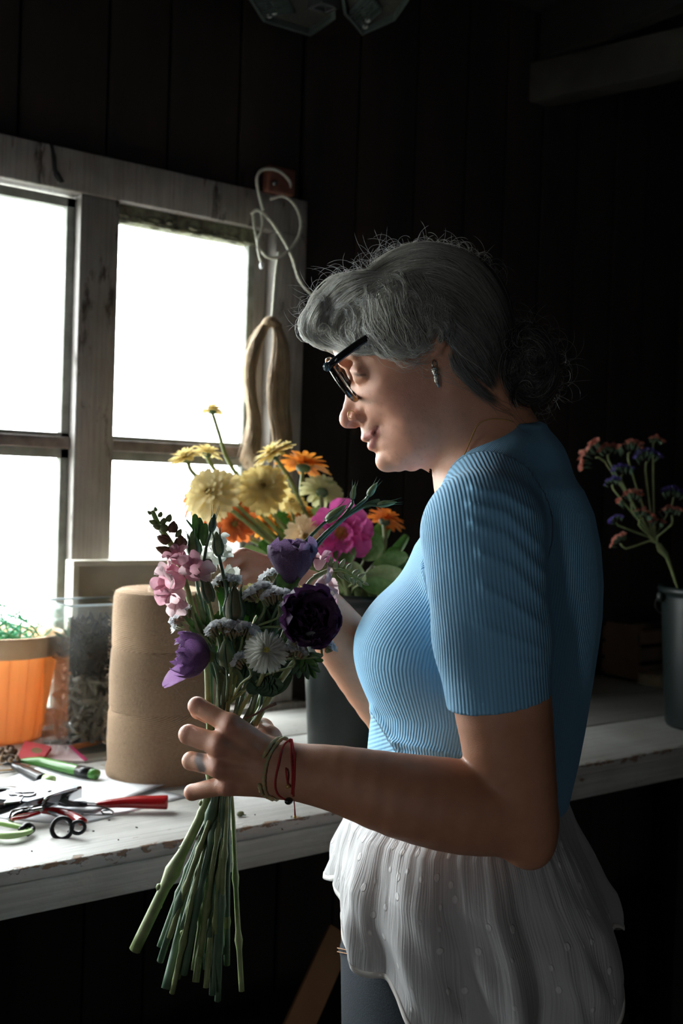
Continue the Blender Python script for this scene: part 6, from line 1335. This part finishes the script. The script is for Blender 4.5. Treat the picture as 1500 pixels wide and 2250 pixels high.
for j, R in enumerate((R1, R2, R3, R4, R5)):
    c = spline([onw(*q) for q in R], 60); 
    mb = MB()
    for s_ in (0, 2.09, 4.19):
        T__ = np.gradient(c, axis=0); T__ /= np.linalg.norm(T__, axis=1)[:, None]; X = np.cross(T__, CF); X /= np.linalg.norm(X, axis=1)[:, None]; Y = np.cross(T__, X); ph = np.arange(60)*1.1+s_
        mb.tube(c+.0016*(np.cos(ph)[:, None]*X+np.sin(ph)[:, None]*Y), .0021, 6)
    mb.build('cord_loop', M_rope, rp)
MB().ball(onw(575,583,1.92), (.005,.005,.008)).build('cord_end', mat('taped_white_end', (.75,.78,.80), .4), rp)
hk = thing('wooden_peg', onw(603,400), 'reddish wooden peg block the cord is looped over', 'peg'); flat_box('block', onw(572,425,1.98), onw(635,378,1.98)+V(0,-.028,0), mat('red_stained_wood', (.10,.028,.018), .7, (.16,.06,.035), 20), hk, .004) if False else None
a, b = onw(574,424,1.978), onw(634,380,1.978); flat_box('block', (a[0], 1.950, a[2]), (b[0], 1.978, b[2]), mat('red_stained_wood', (.10,.028,.018), .7, (.16,.06,.035), 20), hk, .004)
MB().tube([onw(604,400,1.955), onw(604,402,1.925)], [.004,.006], 10).build('nail', M_dsteel, hk)
hank = thing('flax_hank', onw(590,715,1.92), 'hank of blond flax fibre folded over the cord beside the window', 'fibre')
GL = [[(598,706),(578,712),(552,750),(538,800),(540,860),(548,920),(536,980),(520,1030)], [(598,712),(584,722),(570,760),(560,810),(560,870),(572,930),(566,1000),(548,1080)]]
GR = [[(598,706),(612,714),(630,760),(636,820),(632,880),(638,950),(634,1010),(648,1090)], [(598,714),(604,730),(600,780),(590,830),(590,890),(600,950),(604,1020),(590,1100)]]
Hk = []
for Gs in (GL, GR):
    Gp = np.array([spline([(a, b, 0) for a, b in g], 20)[:, :2] for g in Gs])
    for k in range(520):
        t = RNG.random(); c = Gp[0]*(1-t)+Gp[1]*t; s_ = np.linspace(0, 1, 20); th_ = math.sqrt(max(0, 1-(2*t-1)**2)); zz = 1.915-RNG.uniform(-1, 1)*th_*(.006+.018*np.minimum(1, s_*3)); c = c+RNG.normal(size=2)*1.5+np.stack([2.5*np.sin(s_*RNG.uniform(6,16)+RNG.random()*6), 0*s_], 1)
        k2 = int(20*RNG.uniform(.75,1)); c = np.stack([np.interp(np.linspace(0, k2/20, 20), s_, c[:, q]) for q in (0,1)], 1)
        Hk.append([to_fig(onw(x, y, z))[0] for (x, y), z in zip(c, zz)])
fibre_mesh('flax_strands', Hk, .0008, mat('blond_flax', (.58,.45,.30), .6, (.70,.57,.40), 40, back=.3), hank)
MB().tube(spline([onw(578,718,1.915), onw(594,706,1.90), onw(612,716,1.915)], 12), [.007,.009,.010,.011,.011,.011,.011,.011,.010,.009,.008,.007], 10).build('fold', mat('dark_flax', (.30,.20,.12), .8, (.42,.31,.20), 200), hank)
# ---- leaning board under the bench, crate and folded cloth on the far bench
lb = MB().beam(P(748,2050,1.95), P(640,2290,1.80), .050, .018, up=tuple(-CF)); o = lb.build('leaning_board', mat('raw_orange_board', (.24,.12,.05), .8, (.30,.155,.07), 9, stretch=(1,1,.2)), smooth=False, bevel=.002); tag(o, 'narrow orange-brown board leaning under the bench behind her hip', 'board')
cb = on_z(1352,1500,BZ); t = thing('wooden_crate', (cb[0], cb[1]+.1, BZ), 'dim brown slatted crate at the back of the bench right of her', 'crate'); ux, uy = V(1,0,0), V(0,1,0)
X_c, Y_c = cb[0]+.05, 1.81
for k in range(3): flat_box('slat', (X_c, Y_c, BZ+.012+k*.045), (X_c+.26, Y_c+.010, BZ+.046+k*.045), mat('crate_wood', (.07,.04,.025), .8, (.11,.07,.045), 14), t, .001); flat_box('slat', (X_c, Y_c+.12, BZ+.012+k*.045), (X_c+.26, Y_c+.130, BZ+.046+k*.045), MATS['crate_wood'], t, .001)
for a in (0,.248): flat_box('end_panel', (X_c+a, Y_c+.010, BZ), (X_c+a+.012, Y_c+.12, BZ+.15), MATS['crate_wood'], t, .001)
flat_box('crate_floor', (X_c, Y_c+.010, BZ), (X_c+.26, Y_c+.12, BZ+.008), MATS['crate_wood'], t, 0)
cc_ = on_z(1408,1496,BZ); o = flat_box('cream_box', (cc_[0]-.04, cc_[1]-.09, BZ), (cc_[0]+.05, cc_[1]-.02, BZ+.028), mat('cream_card', (.20,.17,.12), .8, (.25,.21,.15), 20), None, .003); tag(o, 'low cream cardboard box on the far bench beside the right-hand bucket', 'box')
# ---- folding shop lamp on the ceiling (switched off)
ZL = 2.33; lamp = thing('ceiling_lamp', on_z(712,-60,ZL+.05), 'unlit dark folding shop lamp with ribbed panels hanging from the ceiling', 'lamp')
M_lf = mat('dark_green_black_alloy', (.045,.060,.055), .42, (.06,.075,.07), 40); M_lt = mat('dim_diffuser', (.10,.11,.10), .5)
def panel(pts, tilt=0):
    p = np.array([on_z(x, y, ZL) for x, y in pts]); c = p.mean(0); k = len(p); inn = c+(p-c)*.90; up = V(0,0,.022)
    mb = MB(); mb.rings([p+up, p, inn, inn+up*.55], True, cap0=True); mb.build('panel_frame', M_lf, lamp, smooth=False)
    mb = MB(); mb.add(inn+up*.5, [tuple(range(k))]); f0 = mb.build('panel_back', mat('pitted_panel', (.015,.016,.014), .8, (.035,.032,.025), 200, bump=.001), lamp, smooth=False)
    e0, e1 = inn[1], inn[-2]; axis = unit(inn[2]-inn[1]); 
    for q in np.linspace(.12,.88,7):
        a = inn[1]*(1-q)+inn[2]*q; b = a+(c-(inn[1]+inn[2])/2)*1.0; MB().beam(a+V(0,0,.006), b+V(0,0,.006), .0022, .010).build('rib', M_lf, lamp, smooth=False)
    for q in (.25,.5,.75):
        a = inn[1]*(1-q)+c*q; b = inn[2]*(1-q)+c*q; MB().beam(a+V(0,0,.007), b+V(0,0,.007), .0022, .008).build('rib', M_lf, lamp, smooth=False)
    for q in (.15,.38): MB().ball(inn[2]*(1-q)+c*q+V(0,0,.004), (.006,.006,.004)).build('led_lens', mat('clear_led', (.5,.5,.48), .1), lamp)
panel([(535,-70),(545,-2),(578,48),(682,81),(738,42),(724,-40)]); panel([(745,-30),(755,32),(796,79),(868,46),(905,-8),(880,-80)])
h_ = [on_z(x, y, ZL-.012) for x, y in ((676,18),(706,4),(746,18),(716,32))]; mb = MB(); hc_ = np.mean(h_, 0); mb.rings([np.array(h_)+V(0,0,.03), h_, hc_+(np.array(h_)-hc_)*.72, hc_+(np.array(h_)-hc_)*.66+V(0,0,.008)], True, True, True); mb.build('hub', mat('shiny_hub', (.10,.10,.10), .2, metal=.6), lamp, smooth=False)
MB().beam(hc_+V(0,0,.01), hc_+V(0,0,.20), .03, .03, up=(1,0,0)).build('neck', M_lf, lamp, smooth=False); MB().lathe(hc_+V(0,0,.16), [(.05,0),(.055,.01),(.055,.13)], 20, cap0=True).build('socket', M_lf, lamp)
